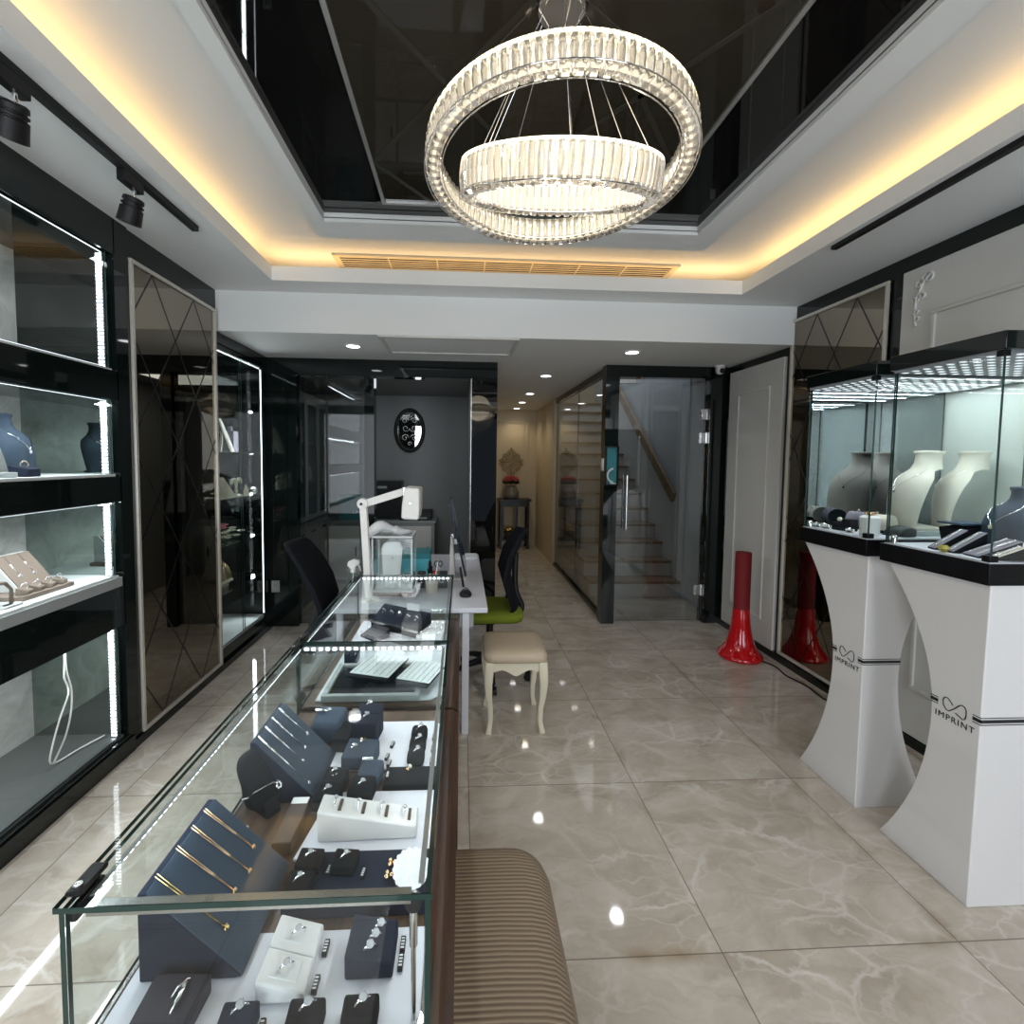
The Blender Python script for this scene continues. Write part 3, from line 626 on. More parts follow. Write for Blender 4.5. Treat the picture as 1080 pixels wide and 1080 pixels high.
def wedge_box(name, label, x, y, z, w, d, hb, hf, rz, mat, pad=None, cat='ring box', axis='x', pads=1, bev=.004):
    """display block whose top slopes from hb (far/left) to hf; axis x: slopes along x from left hb to right hf, axis y: far hb to near hf"""
    t = thing(name, label, cat, (x, y, z), rz, {'ring_box': 'velvet ring boxes', 'ring_holder': 'tan ring holders on the tray'}.get(name)); m = MB()
    def top(u, v): return hb + (hf - hb) * (u / w + .5) if axis == 'x' else hf + (hb - hf) * (v / d + .5)
    for i in range(pads):
        y0 = -d / 2 + d * i / pads + (.0006 if i else 0); y1 = -d / 2 + d * (i + 1) / pads - (.0006 if i < pads - 1 else 0)
        vs = [(-w / 2, y0, 0), (w / 2, y0, 0), (w / 2, y1, 0), (-w / 2, y1, 0)] + [(a, b, top(a, b)) for a, b in ((-w / 2, y0), (w / 2, y0), (w / 2, y1), (-w / 2, y1))]
        MB().add(vs, [(3, 2, 1, 0), (4, 5, 6, 7), (0, 1, 5, 4), (1, 2, 6, 5), (2, 3, 7, 6), (3, 0, 4, 7)]).build('body', mat, t, world=False, bevel=bev)
        if pad:
            e = .2; a0, a1 = -w / 2 + w * e, w / 2 - w * e; b0, b1 = y0 + (y1 - y0) * e, y1 - (y1 - y0) * e; q = .0022
            vs = [(a, b, top(a, b) - .002) for a, b in ((a0, b0), (a1, b0), (a1, b1), (a0, b1))] + [(a, b, top(a, b) + q) for a, b in ((a0, b0), (a1, b0), (a1, b1), (a0, b1))]
            MB().add(vs, [(3, 2, 1, 0), (4, 5, 6, 7), (0, 1, 5, 4), (1, 2, 6, 5), (2, 3, 7, 6), (3, 0, 4, 7)]).build('cushion', pad, t, world=False, bevel=.0015)
    return t
def price_tag(label, p, rz=0, s=1.):
    t = thing('price_tag', label, 'price tag', p, rz, 'small black price tags'); MB().box(-.0045 * s, .0045 * s, -.013 * s, .013 * s, 0, .009 * s).build('block', 'blackp', t, world=False, bevel=.001)
    m = MB()
    for i in range(4): m.box(-.0032 * s, .0028 * s, (-.010 + .0055 * i) * s, (-.0072 + .0055 * i) * s, .009 * s, .0094 * s)
    m.build('digits', 'wlea', t, world=False)

# ---- contents of the left showcase
zb = 1.502
bust('necklace_bust', 'navy blue velvet necklace bust with silver chain in the second wall compartment', (-2.05, 2.28, zb), .27, .35, 'slate', flare=1.05)
bust_necklace('silver chain with drop pendant on the navy bust in the wall showcase', (-2.05, 2.28, zb), .27, .35, 'silverj', 'gem', flare=1.05, r=.0018)
wedge_box('ring_box', 'navy ring box in front of the navy bust in the wall showcase', -1.90, 2.17, zb, .075, .075, .05, .035, .1, 'navy', cat='ring box', axis='x')
ring('rose gold ring on the navy box before the navy bust', (-1.90, 2.17, zb + .045), .011, .6, 0, 'gold')
wedge_box('display_block', 'low grey block left of the navy ring box in the wall showcase', -1.90, 2.05, zb, .08, .09, .022, .022, 0, 'tcase', cat='display block')
zb = .972
t = thing('pendant_easel', 'tan sloped pendant board on a wooden tray in the third wall compartment', 'pendant display', (-1.97, 2.23, zb))
MB().box(-2.09, -1.86, 2.09, 2.36, zb, zb + .02).build('tray', 'tan', t, bevel=.003)
MB().prism([(-2.08, zb + .02), (-1.93, zb + .02), (-2.05, zb + .17), (-2.08, zb + .17)], 2.16, 2.34, 'y').build('easel', 'wlea', t, bevel=.003)
MB().add([(-1.930, 2.165, zb + .0215), (-1.930, 2.335, zb + .0215), (-2.048, 2.335, zb + .169), (-2.048, 2.165, zb + .169), (-1.926, 2.165, zb + .0245), (-1.926, 2.335, zb + .0245), (-2.044, 2.335, zb + .172), (-2.044, 2.165, zb + .172)], [(3, 2, 1, 0), (4, 5, 6, 7), (0, 1, 5, 4), (1, 2, 6, 5), (2, 3, 7, 6), (3, 0, 4, 7)]).build('cloth', 'tan', t)
def slope_pendant(label, a, b, dr, mat, gem, w=.006, name='pendant_necklace', n=2, pr=.007):
    """two strands of chain lying on a slope from a to b, with a pendant at b"""
    t = thing(name, label, 'necklace', b, 0, 'pendant necklaces on sloped displays'); a = Vector(a); b = Vector(b); s = Vector(dr)
    for i in range(n):
        o = s * (w * (i - (n - 1) / 2)); MB().tube([a + o, a.lerp(b, .5) + o * .6, b + o * .1], .0008, 5).build('chain', mat, t, smooth=180)
    m = MB(); m.tube([b + Vector((pr * .8 * math.cos(2 * PI * i / 12) * s.x, pr * .8 * math.cos(2 * PI * i / 12), pr * .8 * math.sin(2 * PI * i / 12))) for i in range(12)], .0018, 5, closed=True)
    m.build('setting', mat, t, smooth=180)
    MB().sphere(b + Vector((.001, 0, .001)), pr * .75, 8, 6).build('pendant', gem, t)
for y, k, l in ((2.21, .42, 'silver'), (2.28, .38, 'silver')):
    a = (-2.044, y, zb + .172); b = (-2.044 + .118 * .62, y, zb + .172 - .147 * .62)
    slope_pendant('silver drop pendant on the tan easel, ' + ('nearer the front of the shop' if y < 2.25 else 'farther from the front of the shop'), a, b, (0, 1, 0), 'silverj', 'gem', pr=.009)
for i, (y, l) in enumerate(((2.14, 'nearest'), (2.20, 'second'), (2.26, 'third'), (2.32, 'farthest'))):
    wedge_box('ring_holder', l + ' tan fabric ring holder in the row on the wooden tray', -1.895, y, zb + .02, .045, .045, .032, .018, .3, 'tan', cat='ring holder')
    ring('silver ring on the ' + l + ' tan holder of the wooden tray', (-1.895, y, zb + .046), .010, .8)
t = thing('earring_stand', 'small tan mushroom-shaped earring stand with white base in the third compartment', 'earring stand', (-1.86, 2.03, zb))
MB().box(-1.89, -1.83, 1.98, 2.06, zb, zb + .012).build('base', 'wlea', t, bevel=.003)
MB().tube([(-1.86, 2.04, zb + .01), (-1.86, 2.04, zb + .07), (-1.865, 2.02, zb + .10), (-1.87, 1.985, zb + .105), (-1.875, 1.965, zb + .09)], [.008, .006, .008, .011, .009], 8).build('arm', 'tan', t, smooth=180)
MB().box(-1.85, -1.835, 1.99, 2.02, zb + .012, zb + .016).build('label_plate', 'blackp', t)
t = thing('acrylic_prism', 'tall white prism block at the left edge of the third compartment', 'display block', (-1.93, 1.86, zb))
MB().prism([(-2.0, 1.80), (-1.86, 1.80), (-1.86, 1.925), (-2.0, 1.925)], zb, zb + .16, 'z').prism([(1.80, zb + .16), (1.925, zb + .16), (1.86, zb + .22)], -2.0, -1.86, 'x').build('body', 'wlea', t)
t = thing('loose_cable', 'white cable hanging in a loop inside the lowest wall compartment', 'cable', (-1.95, 2.36, .115))
m = MB(); cp = [(-1.93, 2.37, .70), (-1.93, 2.372, .60), (-1.925, 2.36, .52), (-1.93, 2.385, .46), (-1.915, 2.365, .42), (-1.92, 2.32, .33), (-1.925, 2.28, .22), (-1.93, 2.27, .15), (-1.93, 2.31, .125), (-1.91, 2.42, .122), (-1.87, 2.53, .124)]
def smooth_path(p, n=6):
    p = [Vector(q) for q in p]; o = []
    for i in range(len(p) - 1):
        p0, p1, p2, p3 = p[max(i - 1, 0)], p[i], p[i + 1], p[min(i + 2, len(p) - 1)]
        for k in range(n):
            u = k / n; o.append(.5 * ((2 * p1) + (p2 - p0) * u + (2 * p0 - 5 * p1 + 4 * p2 - p3) * u * u + (3 * p1 - p0 - 3 * p2 + p3) * u ** 3))
    return o + [p[-1]]
m.tube(smooth_path(cp), .0042, 6); m.build('cord', 'plast', t, smooth=180)
m = MB(); m.tube(smooth_path([(-1.935, 2.385, .70), (-1.93, 2.38, .55), (-1.93, 2.405, .44), (-1.93, 2.40, .33), (-1.93, 2.36, .22), (-1.932, 2.29, .13)]), .0042, 6); m.build('cord', 'plast', t, smooth=180)

# ---- contents of the recessed shelf cabinet
_b2 = set(bpy.data.objects)
def neckform(label, loc, h, rz, mat):
    t = thing('pendant_stand', label, 'pendant stand', loc, rz); out = []
    for f, w in ((0, .27), (.2, .28), (.5, .26), (.75, .22), (.9, .16), (1., .08)): out.append([(h * (.22 - .30 * f + .02 * math.cos(a)), h * w * math.sin(a), h * f) if False else (h * (.20 - .34 * f) + h * .03 * math.cos(a), h * w * math.sin(a), h * f) for a in [2 * PI * i / 16 for i in range(16)]])
    MB().rings(out).build('pad', mat, t, world=False, smooth=60)
    MB().prism([(-.18 * h, 0), (-.10 * h, 0), (-.04 * h, .7 * h), (-.08 * h, .72 * h)], -.04 * h, .04 * h, 'y').build('prop', mat, t, world=False)
    return t
neckform('tall cream leaning pendant stand on the second glass shelf', (-1.95, 3.86, 1.634), .27, .2, 'cream')
p = Vector((-1.925, 3.86, 1.634 + .11)); slope_pendant('dark pendant hanging on the tall cream stand', (-1.985, 3.865, 1.634 + .24), (-1.908, 3.875, 1.634 + .12), (0, 1, 0), 'steel', 'jet', pr=.012)
wedge_box('display_wedge', 'cream triangular display wedge on the third glass shelf', -1.93, 3.74, 1.271, .10, .16, .0, .0, 0, 'cream', cat='display wedge') if False else None
t = thing('display_wedge', 'cream triangular display wedge on the third glass shelf', 'display wedge', (-1.93, 3.74, 1.271))
MB().prism([(3.66, 1.272), (3.87, 1.272), (3.66, 1.44)], -1.99, -1.87, 'x').build('body', 'cream', t, bevel=.003)
t = thing('earring_tree', 'cream double-arm earring tree on the third glass shelf', 'earring stand', (-1.90, 3.93, 1.271))
m = MB().tube([(-1.90, 3.93, 1.272), (-1.90, 3.93, 1.37)], .009, 8)
for s in (-1, 1): m.tube(smooth_path([(-1.90, 3.93, 1.365), (-1.90, 3.93 + s * .03, 1.41), (-1.90, 3.93 + s * .07, 1.405), (-1.90, 3.93 + s * .085, 1.375)]), .012, 8)
m.build('arms', 'cream', t, smooth=180); MB().lathe([(.05, 0), (.05, .008), (.02, .02)], 20, (-1.90, 3.93, 1.271)).build('base', 'cream', t, smooth=40)
t = thing('ring_cone', 'small cream cone for rings on the third glass shelf', 'ring cone', (-1.88, 4.06, 1.271)); MB().lathe([(.03, 0), (.028, .01), (.006, .085), (.002, .09)], 16, (-1.88, 4.06, 1.271)).build('cone', 'cream', t, smooth=60)
t = thing('glass_ball', 'shiny silver ball ornament at the far end of the third glass shelf', 'ornament', (-1.87, 4.20, 1.271)); MB().sphere((-1.87, 4.20, 1.301), .03, 16, 10).build('ball', 'chrome', t, smooth=180); MB().lathe([(.018, 0), (.014, .006)], 12, (-1.87, 4.20, 1.271)).build('foot', 'steel', t)
def flower(m, c, r, mi, n=6):
    c = Vector(c)
    for lay, (k, tl) in enumerate(((1., .35), (.72, .8), (.45, 1.2))):
        for i in range(n):
            a = 2 * PI * i / n + lay * .5; d = Vector((math.cos(a), math.sin(a), 0)); s = Vector((-d.y, d.x, 0)); q = d * math.cos(tl) + Vector((0, 0, math.sin(tl)))
            b = c + d * .1 * r; e = b + q * r * k
            m.add([b - s * r * .12, b + s * r * .12, b + q * r * k * .55 + s * r * .38 * k, e, b + q * r * k * .55 - s * r * .38 * k], [(0, 1, 2, 3, 4)], mi)
t = thing('flower_posy', 'posy of pink and cream artificial flowers on the fourth glass shelf', 'flowers', (-1.90, 3.80, .907))
m = MB()
for i in range(9): a = i * 2.4; flower(m, (-1.965 + .05 * math.cos(a) * (i % 3) / 2, 3.72 + .03 * (i % 4), 1.03 + .02 * math.sin(i * 1.7)), .045, 0)
m.build('pink_blooms', 'pink', t)
m = MB()
for i in range(14): flower(m, (-1.965 + .04 * math.cos(i * 2.1), 3.72 + .026 * i % .32 + .02, .955 + .03 * math.sin(i * 1.3)), .036, 0)
m.build('cream_blooms', 'wpetal', t)
m = MB()
for i in range(16): flower(m, (-1.965 + .05 * math.cos(i * 1.9), 3.68 + .024 * i, .925), .04, 0, 3)
m.build('leaves', 'leaf', t)
t = thing('chain_rack', 'gold chains with white beads draped on a board on the fifth glass shelf', 'necklace display', (-1.92, 3.76, .541))
MB().prism([(3.68, .541), (3.86, .541), (3.74, .80), (3.68, .86)], -1.97, -1.94, 'x').build('board', 'tan', t)
m = MB()
for i in range(7): m.tube([(-1.935, 3.69 + .006 * i, .85 - .012 * i), (-1.925, 3.70 + .022 * i, .70), (-1.92, 3.70 + .027 * i, .60)], .003, 5)
m.build('gold_chains', 'ygold', t, smooth=180)
m = MB()
for i in range(7): m.sphere((-1.92, 3.70 + .027 * i, .59 + .004 * (i % 2)), .013, 8, 6)
m.build('beads', 'wpetal', t, smooth=180)
t = thing('jewel_box', 'grey slim bottle shaped box at the far end of the second glass shelf', 'box', (-2.05, 4.16, 1.634))
MB().box(-2.10, -2.0, 4.11, 4.21, 1.634, 1.82).build('body', 'lav', t, bevel=.008); MB().box(-2.065, -2.035, 4.145, 4.175, 1.82, 1.86).build('stopper', 'lav', t, bevel=.003)

for o in set(bpy.data.objects) - _b2:
    if o.parent is None: o.location += Vector((.035, .10, 0))

# ------------------------------------------------------------------ glass counters
def counter(label, y0, y1, recess):
    x0, x1, zd, zt = -.575, -.042, .70, .95
    t = thing('display_counter', label, 'display counter', (-.3, (y0 + y1) / 2, 0), 0, 'glass jewellery counters')
    MB().box(x0 + .01, -.21 if recess else -.005, y0 + .01, y1 - .003, .02, zd - .05).build('cabinet', 'gwood', t, bevel=.003)
    m = MB().prism([(x0, zd - .05), (-.035, zd - .05), (-.012, zd - .042), (-.006, zd - .025), (-.006, zd - .012), (-.02, zd - .003), (-.03, zd), (x0, zd)], y0, y1 - .002, 'y')
    m.build('ledge', 'gwood', t)
    MB().box(x0 + .014, x1 - .012, y0 + .014, y1 - .016, zd, zd + .004).build('deck', 'deckw', t)
    m = MB().box(x0 + .010, x0 + .016, y0 + .02, y1 - .02, zd, zd + .008); m.build('deck_rail', 'steel', t)
    g = ['glass', 'gedge']
    MB().pane(x0 - .006, x1 + .003, y0 - .003, y1 - .002, zt - .009, zt, 'z').build('glass_top', g, t)
    MB().pane(x0 + .009, x1 - .009, y0, y0 + .008, zd, zt - .009, 'y').build('glass_front', g, t)
    MB().pane(x0 + .009, x1 - .009, y1 - .012, y1 - .004, zd, zt - .009, 'y').build('glass_back', g, t)
    MB().pane(x0, x0 + .008, y0, y1 - .004, zd, zt - .009, 'x').build('glass_side', g, t)
    MB().pane(x1 - .008, x1, y0, y1 - .004, zd, zt - .009, 'x').build('glass_side', g, t)
    z = zt - .012
    n = int((y1 - y0) / .016)
    ledstrip(t, (x0 + .022, y0 + .03, z), (x0 + .022, y1 - .03, z), (.3, 0, -1), n, .009)
    ledstrip(t, (x1 - .016, y0 + .03, z), (x1 - .016, y1 - .03, z), (-.3, 0, -1), n, .009)
    ledstrip(t, (x0 + .03, y1 - .02, z - .003), (x1 - .02, y1 - .02, z - .003), (0, -1, -.15), 20, .013)
    m = MB().box(x0 + .03, x1 - .03, y0 + .009, y0 + .021, zt - .026, zt - .0095); m.build('light_profile', 'steel', t)
    for x, y in ((x0 + .012, y0 + .025), (x0 + .012, y1 - .055)):
        m = MB().box(x - .016, x + .010, y - .012, y + .045, zt - .001, zt + .007).box(x - .004, x + .008, y - .020, y + .04, zt - .032, zt - .009); m.build('corner_clamp', 'blackp', t, bevel=.004)
        MB().lathe([(.006, zt + .007), (.006, zt + .011)], 10, (x - .004, y, 0)).build('screw', 'steel', t)
    for x, rx in ((x0 + .03, math.radians(12)), (x1 - .025, -math.radians(12))):
        area('counter_light', (x, (y0 + y1) / 2, z - .006), (0, -rx, 0), .012, y1 - y0 - .08, .95, COOL)
    area('counter_light', (-.31, y1 - .028, z - .01), (math.radians(-20), 0, 0), .44, .012, .6, COOL)
    return t
counter('nearer glass jewellery counter on dark wood base, full of ring boxes', .68, 1.665, True)
counter('farther glass jewellery counter adjoining the white desk', 1.675, 2.64, False)

def board(label, poly, z, th=.006, mat='board'):
    t = thing('display_board', label, 'display board', group='white display boards', loc=(sum(p[0] for p in poly) / len(poly), sum(p[1] for p in poly) / len(poly), z))
    MB().prism(poly, z, z + th, 'z').build('board', mat, t, bevel=.0015); return t
Z0 = .704; Z1 = .7105
_before = set(bpy.data.objects)
board('white display board at the near end of the nearer counter', [(-.563, .72), (-.085, .72), (-.068, .745), (-.068, .888), (-.563, .888)], Z0)
board('white display board in the middle of the nearer counter under the white ring block', [(-.375, 1.052), (-.06, 1.052), (-.06, 1.262), (-.345, 1.262)], Z0)
board('white display board with cut corner at the far end of the nearer counter', [(-.395, 1.355), (-.06, 1.355), (-.06, 1.56), (-.09, 1.60), (-.395, 1.60)], Z0)
_far_board = board('white display board with cut corner in the farther counter', [(-.53, 1.72), (-.11, 1.72), (-.06, 1.76), (-.06, 2.58), (-.53, 2.58)], Z0)
t = thing('riser_platform', 'low navy velvet platform behind the white ring wedge in the nearer counter', 'display platform', (-.2, .975, Z0)); MB().box(-.352, -.058, .915, 1.04, Z0, .736).build('body', 'navy', t, bevel=.003)
RP = .7365

def ramp(label, x0, x1, y0, y1, zb, zt):
    t = thing('pendant_ramp', label, 'pendant display', ((x0 + x1) / 2, (y0 + y1) / 2, zb))
    MB().prism([(x0, zb), (x1 - .012, zb), (x1, zb + .003), (x0 + .012, zt), (x0, zt)], y0, y1, 'y').build('block', 'navy', t, bevel=.002)
    n = Vector((zt - zb - .003, 0, x1 - x0 - .012)).normalized() * .0025
    a = [Vector((x1 - .001, y0 + .001, zb + .0035)), Vector((x1 - .001, y1 - .001, zb + .0035)), Vector((x0 + .013, y1 - .001, zt)), Vector((x0 + .013, y0 + .001, zt))]
    MB().add([p for p in a] + [p + n for p in a], [(3, 2, 1, 0), (4, 5, 6, 7), (0, 1, 5, 4), (1, 2, 6, 5), (2, 3, 7, 6), (3, 0, 4, 7)]).build('velvet_face', 'slate', t, bevel=.001)
    def at(f, y): return Vector((x0 + .013 + (x1 - x0 - .014) * f, y, zt + (zb + .0035 - zt) * f)) + n * 1.6
    return at
A = ramp('slate velvet pendant ramp at the near end of the counter with gold necklaces', -.545, -.375, .81, 1.035, Z1, .866)
for y, f, l in ((.845, .70, 'nearest'), (.905, .62, 'second'), (.955, .66, 'third'), (1.0, .58, 'farthest')):
    slope_pendant('gold necklace, %s of the four on the near ramp' % l, A(-.02, y - .004), A(f, y + .004), (0, 1, 0), 'gold' if y > .9 else 'ygold', 'gold' if y > .88 else 'ygold', pr=.006)
A = ramp('slate velvet pendant ramp behind the black necklace pad with silver necklaces', -.545, -.38, 1.235, 1.435, Z0, .866)
for y, f, l in ((1.255, .82, 'nearest'), (1.30, .62, 'second'), (1.345, .56, 'third'), (1.395, .50, 'farthest')):
    slope_pendant('silver necklace, %s of the four on the rear ramp' % l, A(-.02, y), A(f, y + .006), (0, 1, 0), 'silverj', 'gem', pr=.0055, w=.004)
# black bust with silver pendant
PB = Matrix.Translation((-.487, 1.205, Z0)) @ Matrix.Rotation(-.62, 4, 'Z') @ Matrix.Rotation(-.42, 4, 'Y')       # local +x is the padded face
t = thing('necklace_pad', 'small black rounded necklace pad leaning between the two slate ramps in the nearer counter', 'necklace pad', (-.487, 1.205, Z0), -.62)
def padpt(u, v, k=1.):
    """u across, v up on the pad outline"""
    return (0, u, v)
out = []
for x_, k in ((-.012, .90), (-.009, .98), (0, 1.), (.008, .97), (.013, .88), (.015, .70)):
    r_ = []
    for i in range(32):
        a_ = 2 * PI * i / 32; c_, s_ = math.cos(a_), math.sin(a_); u = .052 * (abs(c_) ** .62) * (1 if c_ > 0 else -1); v = .072 * (abs(s_) ** .62) * (1 if s_ > 0 else -1)
        u *= 1 - .10 * math.exp(-((v + .0) / .03) ** 2)
        r_.append((x_, u * k, .088 + v * k))
    out.append(r_)
m = MB(); m.X = PB; m.rings(out); m.build('pad', 'jet', t, smooth=60)
m = MB(); m.X = Matrix.Translation((-.487, 1.205, Z0)) @ Matrix.Rotation(-.62, 4, 'Z'); m.prism([(-.075, 0), (.02, 0), (.02, .012), (-.05, .085), (-.062, .085)], -.018, .018, 'y'); m.build('prop', 'jet', t)
t = thing('necklace', 'silver necklace with sparkling pendant on the small black rounded pad', 'necklace', PB @ Vector((.02, .02, .075)), -.62, 'necklaces on busts')
m = MB(); m.tube([PB @ Vector(q) for q in smooth_path([(.0, -.054, .062), (.010, -.046, .060), (.0165, -.02, .064), (.017, .012, .062), (.017, .030, .058)])], .0011, 5); m.tube([PB @ Vector(q) for q in smooth_path([(.0, .050, .125), (.012, .044, .11), (.016, .036, .085), (.017, .030, .058)])], .0011, 5); m.build('chain', 'silverj', t, smooth=180)
m = MB()
for q in range(7): m.sphere(PB @ Vector((.019, .030 + .006 * math.cos(q * 1.05), .049 + .007 * math.sin(q * 1.05))), .0042, 8, 5)
m.build('pendant', 'silverj', t, smooth=180)
t = thing('earring_card', 'white card with dark leaf earrings behind the near ramp', 'earring card', (-.535, 1.075, Z0)); MB().box(-.56, -.49, 1.045, 1.10, Z0, Z0 + .05).build('card', 'wlea', t, bevel=.002)
for i in range(4): MB().sphere((-.55 + .016 * i, 1.06 + .008 * i, Z0 + .060), .010, 8, 6, (1, .6, 1.1)).build('earring', 'steel', t, smooth=180)
t = thing('wooden_block', 'low dark brown box on the deck in front of the black necklace pad', 'display block', (-.40, 1.14, Z0)); MB().box(-.43, -.385, 1.07, 1.215, Z0, Z0 + .03).build('body', 'brownd', t, bevel=.003)

# white block with four ring slots
t = wedge_box('ring_block', 'long white ring block with four slots in the middle of the nearer counter', -.222, 1.128, Z1, .228, .064, .073, .030, .02, 'wlea', cat='ring block')
for i in range(4):
    u = -.082 + .054 * i; z = .073 + (.030 - .073) * (u / .228 + .5)
    MB().box(u + .012, u + .019, -.017, .017, z - .012, z + .0012).build('slot', 'brownd', t, world=False)
    p = Matrix.Translation((-.222, 1.128, Z1)) @ Matrix.Rotation(.02, 4, 'Z') @ Vector((u - .005, 0, z - .003))
    ring('sparkling silver ring in the %s slot of the long white ring block' % ('leftmost', 'second', 'third', 'rightmost')[i], p, .010, PI / 2 + .3, .5)
# two-part white ring wedge
wedge_box('ring_box', 'white two-part ring box with raised cushions beside the near ramp', -.298, .826, Z1, .078, .118, .040, .016, 0, 'wlea', 'wlea', pads=2)
for y, l in ((.797, 'nearer'), (.855, 'farther')):
    ring('silver solitaire ring in the %s half of the white two-part ring box' % l, (-.297, y, .736), .0105, .5, .35, sr=.005)
for i, y in enumerate((.79, .85)): price_tag('small black price tag beside the %s half of the white ring box' % ('nearer', 'farther')[i], (-.246, y, Z1))
# navy box with stacked rings
wedge_box('ring_box', 'navy velvet ring box with three silver rings near the round loupe', -.160, .836, Z1, .082, .078, .044, .030, .0, 'navy')
for i, y in enumerate((.815, .834, .853)): ring('silver ring, %s of three in the navy box near the loupe' % ('nearest', 'middle', 'farthest')[i], (-.162 + .006 * i, y, .745), .0095, .4, .4, sr=.0055)
for i, y in enumerate((.82, .85)): price_tag('small black price tag right of the navy ring box, %s one' % ('nearer', 'farther')[i], (-.108, y, Z1))
for x, y, l, mt in ((-.348, .7345, 'left', 'navy'), (-.245, .7345, 'middle', 'jet'), (-.161, .7365, 'right', 'jet')):
    wedge_box('ring_box', 'black ring box at the front glass, %s one of the row' % l, x, y, Z1, .056, .034, .030, .022, 0, mt, axis='y')
    ring('silver ring with stone in the %s black box at the front glass' % l, (x + .002, y + .003, .735), .0105, .5, .3, sr=.0055)
price_tag('small black price tag beside the left front ring box', (-.312, .73, Z1))
# purple case with clip-shaped ring
wedge_box('jewel_case', 'dark purple sloped ring case at the left front corner of the counter', -.463, .761, Z1, .092, .066, .034, .022, -.05, 'purp', axis='y', cat='jewel case')
t = thing('silver_clip', 'pointed silver wrap ring lying on the dark purple case', 'ring', (-.45, .765, .745))
m = MB(); m.tube([(-.463, .757, .741), (-.456, .768, .748), (-.45, .780, .747), (-.445, .782, .747)], [.0012, .002, .002, .001], 6)
m.tube([(-.447, .776, .747), (-.447, .765, .748), (-.449, .752, .744), (-.452, .738, .739)], [.0015, .0035, .0035, .0008], 6); m.build('band', 'silverj', t, smooth=180)
MB().sphere((-.447, .768, .751), .003, 8, 5).build('stone', 'gem', t)
# loupe on a steel post
t = thing('post_loupe', 'round black disc on a steel post at the right front of the nearer counter', 'loupe', (-.078, .738, Z0))
MB().lathe([(.004, Z0), (.004, .87)], 12, (-.078, .738, 0)).lathe([(.0065, .835), (.0065, .885), (.005, .892)], 12, (-.078, .738, 0)).build('post', 'chrome', t, smooth=40)
MB().lathe([(.016, Z0), (.016, Z0 + .004)], 20, (-.078, .738, 0)).build('base', 'chrome', t, smooth=40)
m = MB(); m.X = Matrix.Translation((-.078, .738, .906)) @ Matrix.Rotation(PI / 2 - .25, 4, 'X'); m.lathe([(.0135, -.004), (.0145, -.003), (.0145, .003), (.0135, .004)], 24); m.build('disc', 'blackp', t, smooth=40)
# things on the navy platform
for x, y, l, r in ((-.322, 1.0, 'left', 1), (-.247, .995, 'middle', 1), (-.325, .945, 'front', 1)):
    wedge_box('ring_box', 'black ring box on the navy platform, %s one' % l, x, y, RP, .052, .042, .026, .018, -.1, 'jet', axis='y')
    ring('silver ring in the %s black box on the navy platform' % l, (x, y, RP + .020), .010, .6, .35)
for x, y, l in ((-.278, .985, 'left'), (-.205, .975, 'right')): price_tag('black price tag on the navy platform, %s one' % l, (x, y, RP), -.1, .9)
for i, (x, y) in enumerate(((-.150, .995), (-.152, .965))):
    t = thing('earring', 'rose gold stud earring on the navy platform, %s of the pair' % ('farther', 'nearer')[i], 'earring', (x, y, RP))
    m = MB()
    for q in range(3): m.sphere((x + .006 * math.cos(q * 2.1), y + .006 * math.sin(q * 2.1), RP + .008), .005, 8, 6)
    m.build('petals', 'gold', t, smooth=180); MB().tube([(x, y, RP), (x, y, RP + .006)], .001, 5).build('post', 'gold', t)
t = thing('ridged_dish', 'white ridged shell dish standing at the right end of the navy platform', 'dish', (-.105, .965, RP))
m = MB(); N = 72; rows = []
for r, z in ((.004, 0), (.022, .003), (.034, .009), (.036, .013), (.033, .0125), (.021, .006), (.004, .003)):
    rows.append([((r + (.0018 if i % 4 < 2 else 0) * (r > .01)) * math.cos(2 * PI * i / N), (r + (.0018 if i % 4 < 2 else 0) * (r > .01)) * math.sin(2 * PI * i / N), z + (.0022 if (i % 4 < 2 and r > .01) else 0)) for i in range(N)])
m.X = Matrix.Translation((-.105, .965, RP + .014)) @ Matrix.Rotation(.5, 4, 'X'); m.rings(rows); m.build('dish', 'wlea', t)
MB().box(-.118, -.092, .975, .99, RP, RP + .02).build('prop', 'plast', t)
# middle group
wedge_box('ring_box', 'tall dark blue ring box with two rings near the middle of the nearer counter', -.300, 1.512, Z1, .078, .085, .090, .066, -.12, 'navy', axis='y', pads=2)
for i, y in enumerate((1.49, 1.535)): ring('silver cluster ring in the tall dark blue box, %s one' % ('nearer', 'farther')[i], (-.300, y, .782 + .014 * i), .0105, .5, .3, sr=.006)
wedge_box('ring_box', 'slate blue double ring box in front of the tall dark blue box', -.296, 1.385, Z1, .092, .075, .050, .038, -.12, 'slate', axis='y')
for i, (x, y) in enumerate(((-.312, 1.372), (-.292, 1.40))): ring('silver ring with large stone in the slate blue box, %s one' % ('nearer', 'farther')[i], (x, y, .754), .0105, .5, .3, stone='gold' if i else 'gem', sr=.0055)
wedge_box('ring_box', 'big rounded slate ring box behind the rear pendant ramp', -.425, 1.53, Z0, .095, .085, .082, .062, -.1, 'slate', axis='y', bev=.012)
wedge_box('display_block', 'low dark display block right of the big rounded slate box', -.365, 1.482, Z1, .05, .10, .045, .04, -.1, 'jet', axis='y', cat='display block')
ring('silver ring standing in the big rounded slate box behind the ramp', (-.428, 1.53, .776), .0105, .5, .3, sr=.005)
t = thing('silver_bar', 'polished silver bar lying on the big rounded slate box', 'pendant', (-.455, 1.545, .785)); MB().box(-.472, -.440, 1.537, 1.546, .782, .788).build('bar', 'silverj', t, bevel=.001)
